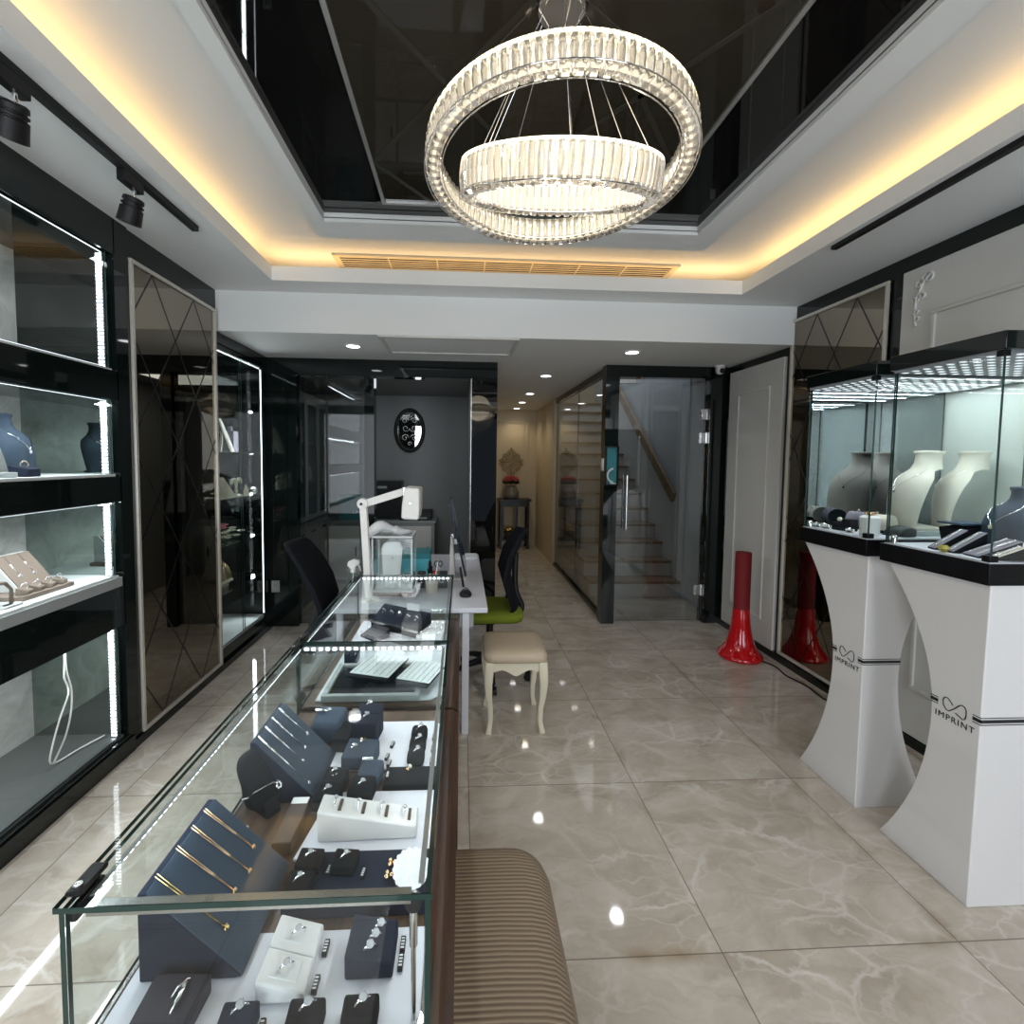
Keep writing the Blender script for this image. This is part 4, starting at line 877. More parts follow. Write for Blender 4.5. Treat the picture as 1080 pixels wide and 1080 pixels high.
for x, y, l, mt in ((-.345, 1.285, 'left rear', 'jet'), (-.345, 1.215, 'left front', 'jet'), (-.255, 1.315, 'right rear', 'slate'), (-.262, 1.235, 'right front', 'jet')):
    wedge_box('ring_box', 'ring box of the four before the slate double box, %s one' % l, x, y, Z0 + (.0066 if y < 1.262 else 0), .064, .060, .044, .032, -.12, mt, axis='y', bev=.007)
    if l != 'right rear': ring('silver ring in the %s box of the four before the slate double box' % l, (x, y, Z0 + .041), .010, .5, .35, sr=.005)
t = thing('silver_bar', 'bright silver bar pendant on the right rear box of the four', 'pendant', (-.255, 1.325, .745)); MB().box(-.283, -.252, 1.335, 1.347, .7455, .751).build('bar', 'silverj', t, bevel=.001)
for i, y in enumerate((1.375, 1.435, 1.495)):
    n = ('nearest', 'middle', 'farthest')[i]
    wedge_box('ring_box', 'rounded black ring box in the right-hand row of three, %s one' % n, -.135, y, Z1, .050, .046, .038, .030, 0, 'jet', axis='y', bev=.011)
    ring('silver ring in the %s of the three rounded black boxes' % n, (-.135, y, .743), .010, .7, .45, sr=.0055)
    price_tag('black price tag right of the %s rounded black box' % n, (-.090, y, Z1))
for i, (x, y) in enumerate(((-.222, 1.40), (-.215, 1.46), (-.212, 1.37))): price_tag('black price tag right of the slate and blue boxes, %s one' % ('middle', 'farthest', 'nearest')[i], (x, y, Z1), -.15)
t = thing('velvet_pad', 'flat black velvet pad with gold earrings at the right of the nearer counter', 'display pad', (-.14, 1.305, Z0)); MB().box(-.215, -.062, 1.268, 1.345, Z0, Z0 + .018).build('body', 'jet', t, bevel=.003)
for i, (x, y) in enumerate(((-.152, 1.318), (-.148, 1.332))):
    t = thing('earring', 'pearl and gold stud earring on the flat black pad, %s one' % ('nearer', 'farther')[i], 'earring', (x, y, Z0 + .018)); MB().sphere((x, y, Z0 + .026), .0065, 10, 6, (1, .8, 1.)).build('pearl', 'wpetal' if i else 'gold', t, smooth=180); MB().tube([(x, y, Z0 + .018), (x, y, Z0 + .023)], .001, 5).build('post', 'gold', t)
price_tag('black price tag at the left end of the flat black pad', (-.205, 1.30, Z0 + .018))
t = thing('paper_slip', 'small white paper slip on the brown deck beside the white ring block', 'paper', (-.405, 1.225, .7345)); MB().box(-.428, -.388, 1.19, 1.212, .735, .7356).build('slip', 'paper', t)

for o in set(bpy.data.objects) - _before:                    # the whole layout sits a little nearer the front glass
    if o.parent is None and o is not _far_board: o.location += Vector((.008, -.027, 0))

# farther counter: trays, price lists, ring tray
def rotbox(m, cx, cy, w, d, z0, z1, a, mi=0):
    X = m.X.copy(); m.X = X @ Matrix.Translation((cx, cy, 0)) @ Matrix.Rotation(a, 4, 'Z'); m.box(-w / 2, w / 2, -d / 2, d / 2, z0, z1, mi); m.X = X
t = thing('jewel_tray', 'wide black tray with grey rim at the near end of the farther counter', 'tray', (-.33, 1.82, Z1))
MB().box(-.50, -.155, 1.71, 1.98, Z1, Z1 + .012).build('base', 'jet', t)
m = MB()
for q in ((-.505, -.15, 1.705, 1.725), (-.505, -.15, 1.965, 1.985), (-.505, -.487, 1.725, 1.965), (-.168, -.15, 1.725, 1.965)): m.box(*q, Z1, Z1 + .024)
m.build('rim', 'tcase', t, bevel=.002)
def price_list(label, cx, cy, w, d, a, z):
    t = thing('price_list', label, 'paper', (cx, cy, z), a); MB().box(-w / 2, w / 2, -d / 2, d / 2, 0, .002).build('sheet', 'paper', t, world=False)
    m = MB()
    for r in range(6):
        x = -w * .42 + w * .84 * r / 5; y = -d * .44
        while y < d * .42:
            l = random.uniform(.004, .017); m.box(x - .0015, x + .0015, y, min(y + l, d * .44), .002, .0024); y += l + random.uniform(.002, .006)
    m.build('handwriting', 'ink', t, world=False)
    m = MB().box(-w * .5, w * .5, -d * .5 - .02, d * .5 + .004, -.010, -.001); m.build('backing_board', 'jet', t, world=False)
price_list('handwritten white price list with rows of ink in the farther counter', -.327, 1.914, .165, .19, -.30, .755)
price_list('second handwritten white sheet at the right side of the farther counter', -.150, 1.855, .135, .18, -.34, .755)
t = thing('ring_tray', 'small navy box beside the handwritten price list', 'box', (-.465, 1.93, Z1)); MB().box(-.50, -.445, 2.03, 2.09, Z1, Z1 + .05).build('body', 'navy', t, bevel=.003)
t = thing('ring_tray', 'sloped black five-slot ring tray at the far end of the farther counter', 'ring tray', (-.31, 2.44, Z1), -.58)
MB().prism([(-.055, 0), (.055, 0), (.055, .10), (.045, .10), (-.055, .035)], -.155, .155, 'x').build('body', 'jet', t, world=False, bevel=.002)
MB().add([(a, b, c) for a, b, c in ((-.15, -.052, .0375), (.15, -.052, .0375), (.15, .043, .0995), (-.15, .043, .0995), (-.15, -.054, .0405), (.15, -.054, .0405), (.15, .041, .1025), (-.15, .041, .1025))], [(3, 2, 1, 0), (4, 5, 6, 7), (0, 1, 5, 4), (1, 2, 6, 5), (2, 3, 7, 6), (3, 0, 4, 7)]).build('velvet_face', 'navy', t, world=False)
m = MB()
for q in ((-.157, .157, -.060, -.055),): m.box(*q, .028, .04)
m.build('front_rail', 'steel', t, world=False)
TR = Matrix.Translation((-.31, 2.44, Z1)) @ Matrix.Rotation(-.58, 4, 'Z')
for i in range(5): ring('silver ring, %s of five on the sloped black tray' % ('leftmost', 'second from left', 'middle', 'fourth from left', 'rightmost')[i], TR @ Vector((-.11 + .055 * i, -.004, .0725)), .010, -.42, .3)
t = thing('info_card', 'small white card propped on the sloped black ring tray', 'card', TR @ Vector((.055, .035, .1005)), -.42); MB().box(-.036, .036, -.002, .002, 0, .036).build('card', 'paper', t, world=False)
t = thing('velvet_pad', 'small tilted grey pad at the left of the farther counter', 'display pad', (-.42, 2.33, Z1), -.75); MB().prism([(-.04, 0), (.05, 0), (.05, .045), (-.04, .008)], -.07, .05, 'x').build('body', 'purp', t, world=False, bevel=.002)
t = thing('earring_pad', 'white pad crowded with silver earrings at the right of the farther counter', 'earring pad', (-.140, 2.36, Z1), -.2); MB().prism([(-.07, 0), (.07, 0), (.07, .05), (-.07, .02)], -.065, .065, 'x').build('body', 'wlea', t, world=False, bevel=.003)
for i in range(12):
    u = -.045 + .03 * (i % 4); v = -.05 + .045 * (i // 4); z = .02 + .03 * (v + .07) / .14
    m = MB(); m.sphere((u, v, z + .006), .009, 8, 5, (1, 1, .8)); m.build('earring', 'silverj', t, world=False, smooth=180)
t = thing('acrylic_stand', 'clear acrylic block with silver earrings behind the white earring pad', 'display stand', (-.125, 2.50, Z1)); MB().box(-.16, -.09, 2.48, 2.53, Z1, Z1 + .07).build('block', 'shelfg', t)
for i in range(3): MB().sphere((-.15 + .022 * i, 2.50, Z1 + .078), .009, 8, 6).build('earring', 'silverj', t, smooth=180)
t = thing('crystal_brooch', 'glittering crystal brooch at the far end of the farther counter', 'brooch', (-.25, 2.56, Z1)); m = MB()
for i in range(9): m.sphere((-.25 + .028 * math.cos(i * 2.4) * (i / 9), 2.555 + .015 * math.sin(i * 2.4), Z1 + .02 + .012 * (i % 3)), .011, 6, 4)
m.build('stones', 'silverj', t); MB().box(-.27, -.23, 2.545, 2.565, Z1, Z1 + .012).build('stand', 'wlea', t)

# ------------------------------------------------------------------ desk and what stands on it
ZD = .75
t = thing('office_desk', 'white laminate desk behind the glass counters', 'desk', (-.28, 3.43, 0))
MB().box(-.715, .155, 2.665, 4.2, ZD - .03, ZD).build('desktop', 'desk', t, bevel=.004)
for x0, x1, y0, y1 in ((-.70, -.665, 2.67, 2.70), (.01, .05, 2.675, 2.735), (-.69, -.63, 4.1, 4.16), (.06, .11, 4.1, 4.16)): MB().box(x0, x1, y0, y1, 0, ZD - .03).build('leg', 'desk', t, bevel=.003)
MB().box(-.66, .08, 4.08, 4.10, .3, ZD - .03).build('modesty_panel', 'desk', t); MB().box(-.005, .075, 2.69, 4.1, ZD - .12, ZD - .03).build('apron', 'tcase', t)
# swing-arm lamp
t = thing('desk_lamp', 'white swing-arm desk lamp on the white desk', 'desk lamp', (-.545, 2.825, ZD))
MB().lathe([(.060, ZD), (.060, ZD + .012), (.03, ZD + .022)], 28, (-.545, 2.825, 0)).build('base', 'plast', t, smooth=40)
def bar(m, p, q, w, th):
    p = Vector(p); q = Vector(q); d = (q - p).normalized(); s = Vector((0, 1, 0)); u = d.cross(s).normalized()
    m.add([a + u * (i * w) + s * (j * th) for a in (p, q) for i, j in ((-1, -1), (1, -1), (1, 1), (-1, 1))], [(3, 2, 1, 0), (4, 5, 6, 7), (0, 1, 5, 4), (1, 2, 6, 5), (2, 3, 7, 6), (3, 0, 4, 7)])
m = MB(); bar(m, (-.545, 2.81, ZD + .01), (-.578, 2.81, 1.33), .020, .008); bar(m, (-.545, 2.84, ZD + .01), (-.578, 2.84, 1.33), .020, .008); bar(m, (-.545, 2.825, ZD + .01), (-.562, 2.825, 1.05), .018, .016); m.build('lower_arm', 'plast', t, bevel=.003)
m = MB(); bar(m, (-.585, 2.825, 1.325), (-.335, 2.825, 1.405), .022, .012); m.build('upper_arm', 'plast', t, bevel=.004)
m = MB(); m.X = Matrix.Translation((-.58, 2.825, 1.33)) @ Matrix.Rotation(PI / 2, 4, 'X'); m.lathe([(.030, -.025), (.032, -.02), (.032, .02), (.030, .025)], 20); m.build('elbow', 'plast', t, smooth=40)
m = MB(); m.X = Matrix.Translation((-.585, 2.797, 1.33)) @ Matrix.Rotation(PI / 2, 4, 'X'); m.lathe([(.008, 0), (.008, .006)], 12); m.build('pivot_bolt', 'blackp', t)
m = MB(); m.X = Matrix.Translation((-.288, 2.825, 1.345)) @ Matrix.Rotation(.06, 4, 'Y'); m.rings([[(-.052 * k, -.10, z), (.050 * k, -.10, z), (.050 * k, .10, z), (-.052 * k, .10, z)] for z, k in ((-.095, .86), (-.088, .97), (-.03, 1.), (.078, .86), (.086, .80))]); m.build('lamp_head', 'plast', t, bevel=.010)
m = MB(); m.X = Matrix.Translation((-.288, 2.825, 1.345)) @ Matrix.Rotation(.06, 4, 'Y'); m.box(-.038, .038, -.085, .085, -.098, -.094); m.build('lens', 'paper', t)
m = MB().box(-.345, -.315, 2.81, 2.84, 1.36, 1.43).box(-.302, -.282, 2.722, 2.728, 1.335, 1.35); m.build('hinge', 'steel', t, bevel=.002)
# glass cube with bust
t = thing('glass_cube', 'clear glass display cube on reddish wooden base on the desk', 'display case', (-.42, 3.03, ZD))
MB().box(-.555, -.285, 2.90, 3.16, ZD, ZD + .022).build('base', 'redw', t, bevel=.004)
MB().box(-.545, -.295, 2.91, 3.15, ZD + .022, ZD + .03).build('floor_pad', 'wlea', t)
g = ['glass', 'gedge']; x0, x1, y0, y1, z0, z1 = -.548, -.298, 2.91, 3.15, ZD + .03, 1.105
for a in ((x0, x1, y0, y0 + .006, z0, z1, 'y'), (x0, x1, y1 - .006, y1, z0, z1, 'y'), (x0, x0 + .006, y0 + .006, y1 - .006, z0, z1, 'x'), (x1 - .006, x1, y0 + .006, y1 - .006, z0, z1, 'x'), (x0, x1, y0, y1, z1, z1 + .006, 'z')): MB().pane(*a).build('pane', g, t)
m = MB()
for q in ((x0, x1, y0, y0 + .012), (x0, x1, y1 - .012, y1), (x0, x0 + .012, y0 + .012, y1 - .012), (x1 - .012, x1, y0 + .012, y1 - .012)): m.box(*q, z1 + .006, z1 + .016)
for x in (x0, x1 - .01):
    for y in (y0, y1 - .01): m.box(x, x + .01, y, y + .01, z0, z1 + .006)
m.build('frame', 'wlea', t)
t = thing('pendant_stand', 'white upright pendant stand inside the glass cube', 'pendant stand', (-.44, 3.0, ZD + .03)); m = MB()
m.rings([[(-.44 + w * math.cos(a) , 3.02 + .012 * math.sin(a) + .03 * (f - .5), ZD + .031 + .285 * f) for a in [2 * PI * i / 16 for i in range(16)]] for f, w in ((0, .060), (.3, .056), (.6, .062), (.85, .066), (.97, .055), (1., .03))]); m.build('pad', 'wlea', t, smooth=60)
MB().sphere((-.435, 3.006, ZD + .22), .006, 8, 6).build('pendant', 'steel', t)
t = thing('necklace_bust', 'white neck-shaped display lying on top of the glass cube', 'necklace bust', (-.46, 3.0, z1 + .016)); zt = z1 + .0165
m = MB(); m.tube(smooth_path([(-.585, 2.96, zt - .012), (-.545, 2.97, zt + .03), (-.50, 2.98, zt + .055), (-.44, 3.0, zt + .035), (-.38, 3.02, zt + .014), (-.33, 3.04, zt + .012)]), [.018 + .016 * math.sin(PI * min(1, k / 18)) if k < 20 else max(.010, .033 - .002 * (k - 18)) for k in range(31)], 12)
m.build('body', 'wlea', t, smooth=180)
t = thing('gift_box', 'turquoise box with dark lid behind the glass cube on the desk', 'box', (-.36, 3.62, ZD)); MB().box(-.50, -.235, 3.52, 3.74, ZD, ZD + .105).build('body', 'turq', t, bevel=.003); MB().box(-.505, -.23, 3.515, 3.745, ZD + .105, ZD + .145).build('lid', 'teal', t, bevel=.003)
t = thing('pen_cup', 'beige pen cup with pens and scissors on the desk', 'pen cup', (-.185, 3.0, ZD)); MB().lathe([(.036, 0), (.040, .11), (.036, .11), (.033, .006)], 24, (-.185, 3.0, ZD), caps=False).lathe([(.036, .0005), (.033, .006)], 24, (-.185, 3.0, ZD)).build('cup', 'linen', t, smooth=40)
for i, (dx, dy, h, mt) in enumerate(((.02, .01, .19, 'plast'), (-.015, .005, .15, 'blackp'), (-.02, -.01, .17, 'turq'), (.0, .02, .16, 'blackp'), (.012, -.018, .15, 'red'))): MB().tube([(-.185 + dx * .4, 3. + dy * .4, ZD + .007), (-.185 + dx * 1.9, 3. + dy * 1.5, ZD + h)], .004, 6).build('pen', mt, t)
t = thing('desk_organizer', 'black desktop organizer with stationery beside the pen cup', 'organizer', (-.14, 3.12, ZD)); MB().box(-.29, -.09, 3.08, 3.20, ZD, ZD + .09).build('body', 'blackp', t, bevel=.004)
m = MB(); m.tube([(-.205 + .0, 3.13 + .035 * math.cos(a), ZD + .13 + .035 * math.sin(a)) for a in [2 * PI * i / 20 for i in range(20)]], .009, 8, closed=True); m.build('tape_roll', 'blackp', t, smooth=180)
t = thing('scissors', 'black handled scissors standing in the black organizer', 'scissors', (-.15, 3.14, ZD + .09)); m = MB()
for s in (-1, 1): m.tube([(-.15 + s * .014 + .012 * math.cos(a), 3.14, ZD + .15 + .018 * math.sin(a)) for a in [2 * PI * i / 14 for i in range(14)]], .0035, 6, closed=True)
m.build('handles', 'blackp', t, smooth=180); MB().box(-.156, -.144, 3.138, 3.142, ZD + .05, ZD + .135).build('blades', 'steel', t)
# monitor seen edge-on
t = thing('computer_monitor', 'thin computer monitor seen edge-on, tilted back on the desk', 'monitor', (-.06, 3.4, ZD))
m = MB(); bar(m, (.032, 3.4, .818), (-.078, 3.4, 1.307), .007, .28); m.build('screen_panel', 'screen', t, bevel=.003)
m = MB(); m.prism([(-.085, ZD + .012), (-.04, ZD + .012), (-.052, 1.02), (-.06, 1.06), (-.075, 1.05)], 3.32, 3.48, 'y'); m.build('stand', 'plast', t, bevel=.006)
MB().box(-.13, .03, 3.29, 3.51, ZD, ZD + .012).build('foot', 'plast', t, bevel=.004)
m = MB().box(-.066, -.024, 3.36, 3.44, .99, 1.03).box(-.07, -.05, 3.34, 3.46, 1.0, 1.07); m.build('hinge', 'steel', t, bevel=.003)
t = thing('computer_mouse', 'silver and black computer mouse at the near corner of the desk', 'mouse', (.03, 2.92, ZD)); MB().sphere((.03, 2.92, ZD + .006), .05, 16, 8, (.78, 1.15, .62)).build('shell', 'blackp', t, smooth=180); MB().sphere((.03, 2.95, ZD + .014), .03, 14, 8, (.9, 1., .85)).build('palm_plate', 'steel', t, smooth=180)
t = thing('pen_recorder', 'slim black device standing on the desk by the monitor', 'device', (.005, 3.12, ZD)); m = MB(); bar(m, (.018, 3.12, ZD + .001), (-.004, 3.12, ZD + .13), .008, .02); m.build('body', 'blackp', t, bevel=.003)
t = thing('paper_sheets', 'white folded papers at the far right end of the desk', 'paper', (.09, 4.05, ZD)); MB().box(-.06, .14, 3.98, 4.16, ZD, ZD + .018).build('stack', 'paper', t, bevel=.004)
t = thing('spray_bottle', 'clear spray bottle with white trigger at the left edge of the desk', 'spray bottle', (-.68, 3.0, ZD))
MB().lathe([(.034, 0), (.036, .01), (.036, .095), (.028, .115), (.014, .13)], 20, (-.68, 3.0, ZD)).build('bottle', 'shelfg', t, smooth=50)
MB().lathe([(.037, .03), (.037, .05)], 20, (-.68, 3.0, ZD), caps=False).build('label_band', 'wlea', t)
MB().tube([(-.68, 3.0, ZD + .01), (-.68, 3.0, ZD + .15)], .003, 6).build('dip_tube', 'plast', t)
m = MB().lathe([(.017, .128), (.017, .15), (.012, .155)], 14, (-.68, 3.0, ZD)); m.prism([(-.715, ZD + .175), (-.705, ZD + .20), (-.675, ZD + .212), (-.640, ZD + .205), (-.636, ZD + .185), (-.66, ZD + .17), (-.667, ZD + .15), (-.693, ZD + .15)], 2.988, 3.012, 'y'); m.build('trigger_head', 'plast', t, bevel=.002)
MB().tube([(-.655, 3.0, ZD + .185), (-.640, 3.0, ZD + .165), (-.632, 3.0, ZD + .135)], [.006, .006, .004], 6).build('trigger', 'plast', t, smooth=180)

# ------------------------------------------------------------------ seating
def office_chair(label, x, y, rz, seatmat, zs, back):
    """task chair facing local +x; back = side profile (x, z) from bottom to top"""
    t = thing('office_chair', label, 'office chair', (x, y, 0), rz, 'office chairs at the desk')
    m = MB()
    m.rings([[(px * k, py * k, z) for px, py in [(.23 * max(-1, min(1, 1.25 * math.cos(a))), .24 * max(-1, min(1, 1.25 * math.sin(a)))) for a in [2 * PI * i / 28 for i in range(28)]]] for z, k in ((zs - .07, .80), (zs - .06, .95), (zs - .02, 1.), (zs, .93), (zs + .006, .6))]); m.build('seat', seatmat, t, world=False, smooth=60)
    N = 11; out = []
    for i, (px, pz, hw) in enumerate(back):
        f = [(px + .05 * (abs(u) ** 2), hw * u, pz) for u in [-1 + 2 * k / (N - 1) for k in range(N)]]
        out.append(f + [(p[0] - .026, p[1], p[2]) for p in f[::-1]])
    MB().rings(out).build('backrest', 'mesh', t, world=False, smooth=60)
    m = MB(); (b0, b1) = back[1][:2]
    m.tube(smooth_path([(.02, 0, zs - .08), (-.15, 0, zs - .09), (b0 - .05, 0, zs - .02), (back[2][0] - .03, 0, back[2][1]), (back[4][0] - .03, 0, back[4][1])]), .022, 8); m.build('back_support', 'blackp', t, world=False, smooth=180)
    MB().lathe([(.045, .12), (.045, .16), (.026, .165), (.026, zs - .13), (.05, zs - .12), (.10, zs - .07)], 16).build('gas_column', 'blackp', t, world=False, smooth=40)
    for k in range(5):
        a = 2 * PI * k / 5 + .35; d = Vector((math.cos(a), math.sin(a), 0)); m = MB(); m.tube([d * .03 + Vector((0, 0, .135)), d * .16 + Vector((0, 0, .115)), d * .29 + Vector((0, 0, .075))], [.03, .022, .016], 8); lg = m.build('leg', 'blackp', t, world=False, smooth=180)
        c = d * .29 + Vector((0, 0, .03)); s = Vector((-d.y, d.x, 0)); m = MB()
        for sg in (-1, 1):
            m.rings([[c + s * (sg * o) + (d * math.cos(b) + Vector((0, 0, 1)) * math.sin(b)) * .029 for b in [2 * PI * i / 14 for i in range(14)]] for o in (.006, .022)])
        m.tube([c, c + Vector((0, 0, .05))], .008, 6); m.build('caster', 'blackp', lg, world=False, smooth=40)
    return t
bk = [(-.17, .55, .16), (-.13, .60, .20), (-.11, .69, .235), (-.15, .82, .245), (-.22, .95, .235), (-.285, 1.04, .21), (-.31, 1.07, .17)]
office_chair('black mesh office chair on the left behind the glass counters', -.76, 3.02, .05, 'mesh', .50, bk)
bk2 = [(-.17, .50, .16), (-.185, .56, .20), (-.155, .66, .225), (-.12, .78, .23), (-.155, .92, .215), (-.225, 1.05, .19), (-.25, 1.09, .15)]
office_chair('office chair with lime green seat and black back at the right of the desk', .215, 3.42, PI, 'green', .53, bk2)
# stool
t = thing('stool', 'ivory stool with curved legs and beige padded seat on the marble floor', 'stool', (.325, 2.845, 0))
x0, x1, y0, y1 = .145, .505, 2.66, 3.03; cx, cy = .325, 2.845
def rrect(hx, hy, r, n=5):
    o = []
    for sx, sy, a0 in ((1, 1, 0), (-1, 1, PI / 2), (-1, -1, PI), (1, -1, 1.5 * PI)):
        for k in range(n + 1): a = a0 + PI / 2 * k / n; o.append((sx * (hx - r) + r * math.cos(a), sy * (hy - r) + r * math.sin(a)))
    return o
m = MB(); m.rings([[(cx + p[0], cy + p[1], z) for p in rrect(.185 * k, .19 * k, .05)] for z, k in ((.425, .97), (.435, 1.), (.465, 1.), (.482, .93), (.490, .70), (.492, .3))]); m.build('seat', 'seat', t, smooth=60)
m = MB()
for ax in (0, 1):
    for s in (-1, 1):
        L = .165; pts = []
        for i in range(21):
            u = -1 + i / 10; b = .355 + .025 * (1 - abs(math.cos(u * PI))) * .6 - .022 * math.exp(-(u / .22) ** 2) + .012
            pts.append((u * L, b))
        poly = pts + [(L, .428), (-L, .428)]
        if ax == 0: m.prism([(cx + a, b) for a, b in poly], cy + s * .165 - .010, cy + s * .165 + .010, 'y')
        else: m.prism([(cy + a, b) for a, b in poly], cx + s * .160 - .010, cx + s * .160 + .010, 'x')
m.build('apron', 'ivory', t)
for sx in (-1, 1):
    for sy in (-1, 1):
        m = MB(); d = Vector((sx, sy, 0)).normalized(); rows = []
        for z, o, r in ((.428, .0, .026), (.36, .006, .027), (.30, .010, .024), (.22, .004, .0195), (.14, -.010, .016), (.07, -.012, .0145), (.03, -.002, .0155), (.012, .004, .018), (0, .004, .017)):
            c = Vector((cx + sx * .155, cy + sy * .160, z)) + d * o; rows.append([c + Vector((px, py, 0)) for px, py in rrect(r, r, r * .35, 2)])
        m.rings(rows); m.build('leg', 'ivory', t, smooth=50)
# ribbed bench
t = thing('bench', 'ribbed tan fabric bench seat pushed against the dark counter', 'bench', (.03, .72, 0))
m = MB(); rows = []
for z, k in ((.20, 0), (.36, 0), (.42, .004), (.455, .018), (.475, .04), (.484, .075)):
    rows.append([(.037 + p[0] * (1 - k / .21), .72 + p[1] * (1 - k / .63), z) for p in rrect(.222, .63, .10, 8)])
rows.append([(.037 + p[0] * .3, .72 + p[1] * .6, .488) for p in rrect(.222, .63, .10, 8)])
m.rings(rows); m.build('cushion', 'cord', t, smooth=60)
MB().box(-.15, .20, .14, 1.30, .12, .20).build('base', 'blackw', t, bevel=.004)
for x in (-.11, .16):
    for y in (.18, 1.26): MB().lathe([(.016, 0), (.022, .12)], 12, (x, y, 0)).build('foot', 'blackw', t, smooth=40)

# ------------------------------------------------------------------ red horn-shaped floor speaker
SX, SY = 2.295, 3.70
t = thing('floor_speaker', 'glossy red trumpet-shaped floor speaker standing before the white panel', 'speaker', (SX, SY, 0))
m = MB(); m.lathe([(.150, 0), (.168, .008), (.172, .022), (.165, .036), (.140, .062), (.116, .10), (.098, .15), (.084, .21), (.073, .28), (.066, .35), (.062, .405)], 40, (SX, SY, 0)); m.build('horn_base', 'red', t, smooth=60)
m = MB(); m.lathe([(.062, .405), (.060, .41), (.0605, .86), (.057, .868), (.03, .869)], 40, (SX, SY, 0)); m.build('cloth_column', 'dred', t, smooth=50)
t = thing('power_cord', 'thin black power cord running along the floor from the red speaker', 'cord', (2.45, 3.4, 0))
MB().tube(smooth_path([(2.40, 3.62, .006), (2.46, 3.50, .006), (2.44, 3.34, .006), (2.475, 3.18, .006), (2.46, 3.0, .006), (2.50, 2.80, .006)]), .006, 6).build('cord', 'blackp', t, smooth=180)

# ------------------------------------------------------------------ display pedestals
def pedestal(label, y0, y1, mirror_back):
    XP0, XP1, XT1 = 1.815, 2.23, 2.545; ZT, ZTop, ZC0, ZC1 = 1.188, 1.262, 1.985, 2.045
    t = thing('display_pedestal', label, 'display pedestal', (2.1, (y0 + y1) / 2, 0), 0, 'white display pedestals')
    N = 28; rows = []; yc = y0 + .012
    def wid(z):
        return .175 + (.225 * ((z - .64) / .55) ** 2 if z > .64 else .19 * ((.64 - z) / .64) ** 2)
    for i in range(N + 1):
        z = ZT * i / N; w_ = wid(z); xa = XP0 + .02 * (1 - i / N); ya = yc + .022 * (1 - i / N)
        rows.append([(xa, ya, z), (xa + w_, ya, z), (xa + w_, ya + w_, z), (xa, ya + w_, z)])
    MB().rings(rows).build('waisted_base', 'ped', t, smooth=50, bevel=.004)
    MB().box(1.79, XT1, y0, y1, ZT, ZTop).build('tray', 'blackm', t, bevel=.002)
    MB().box(1.80, XT1 - .01, y0 + .01, y1 - .01, ZTop, ZTop + .004).build('tray_liner', 'board', t)
    g = ['glass', 'gedge']; a0 = 1.802; b0, b1 = y0 + .012, y1 - .012; zz = ZTop + .004
    MB().pane(a0, a0 + .008, b0, b1, zz, ZC0, 'x').build('glass_pane', g, t)
    MB().pane(a0 + .009, XT1 - .01, b0, b0 + .008, zz, ZC0, 'y').build('glass_pane', g, t)
    if mirror_back: MB().box(a0 + .009, XT1 - .01, b1 - .008, b1, zz, ZC0).build('mirror_pane', 'cmirror', t)
    else: MB().pane(a0 + .009, XT1 - .01, b1 - .008, b1, zz, ZC0, 'y').build('glass_pane', g, t)
    MB().pane(XT1 - .018, XT1 - .01, b0 + .009, b1 - .009, zz, ZC0, 'x').build('glass_pane', g, t)
    MB().box(1.79, XT1, y0 - .002, y1 + .002, ZC0, ZC1).build('cap', 'black', t, bevel=.002)
    m = MB(); m.box(1.80, XT1 - .01, y0 + .012, y1 - .012, ZC0 - .010, ZC0, 0)
    for i in range(9):
        y = y0 + .03 + (y1 - y0 - .06) * i / 8
        for k in range(13): x = 1.83 + (XT1 - .06 - 1.83) * k / 12; m.box(x - .010, x + .010, y - .006, y + .006, ZC0 - .0125, ZC0 - .010, 1)
    m.build('light_panel', ['ctape', 'ledpanel'], t)
    for dy in (-.13, 0, .13): area('pedestal_light', (2.17, (y0 + y1) / 2 + dy, ZC0 - .016), (0, 0, 0), .66, .008, 1.7, COOL)
    for q in ((a0 - .004, a0 + .022, b0 - .004, b0 + .02, ZC0 - .022, ZC0 - .001), (a0 - .003, a0 + .03, b0 - .003, b0 + .024, zz, zz + .022)): MB().box(*q).build('corner_bracket', 'blackm', t, bevel=.002)
    m = MB(); m.lathe([(.011, zz), (.011, zz + .03), (.008, zz + .034)], 14, (a0 + .02, b1 - .02, 0)); m.build('corner_lock', 'chrome', t, smooth=40)
    # vinyl stripes and lettering round the waist
    zst = .70; k_ = 1 - zst / ZT; xl = XP0 + .02 * k_; yl0 = yc + .022 * k_; W = wid(zst); yl1 = yl0 + W; m = MB()
    for dz, h in ((0, .012), (.0125, .0026), (-.0125, .0026)):
        z = zst + dz; w_ = wid(z)
        for ua, ub in ((W * .84, w_), (-.0012, W * .15)): m.box(xl - .0016, xl + .003, yl0 + ua, yl0 + ub, z - h / 2, z + h / 2)
        m.box(xl - .0016, xl + w_, yl0 - .0016, yl0 + .003, z - h / 2, z + h / 2)
    m.build('stripes', 'ink2', t)
    px = [(728, 436), (717, 425), (703, 415), (690, 417), (682, 431), (684, 452), (700, 468), (712, 467), (735, 448), (757, 424), (770, 417), (782, 421), (788, 432), (789, 452), (785, 468), (775, 475), (742, 463)]
    sc = W * .47 / 108; ycen = (yl0 + yl1) / 2
    MB().tube([(xl - .0016, ycen - (u - 736) * sc, zst - (v - 446) * sc * 1.15) for u, v in px], .0018, 6).build('infinity_emblem', 'ink2', t, smooth=180)
    mat4 = Matrix(((0, 0, -1, xl - .0005), (-1, 0, 0, ycen), (0, 1, 0, zst - .047), (0, 0, 0, 1)))
    text_mesh('IMPRINT', .0285 * W / .160, mat4, 'lettering', 'ink2', t)
    return t
YA0, YA1, YB0, YB1 = 1.985, 2.40, 1.495, 1.918
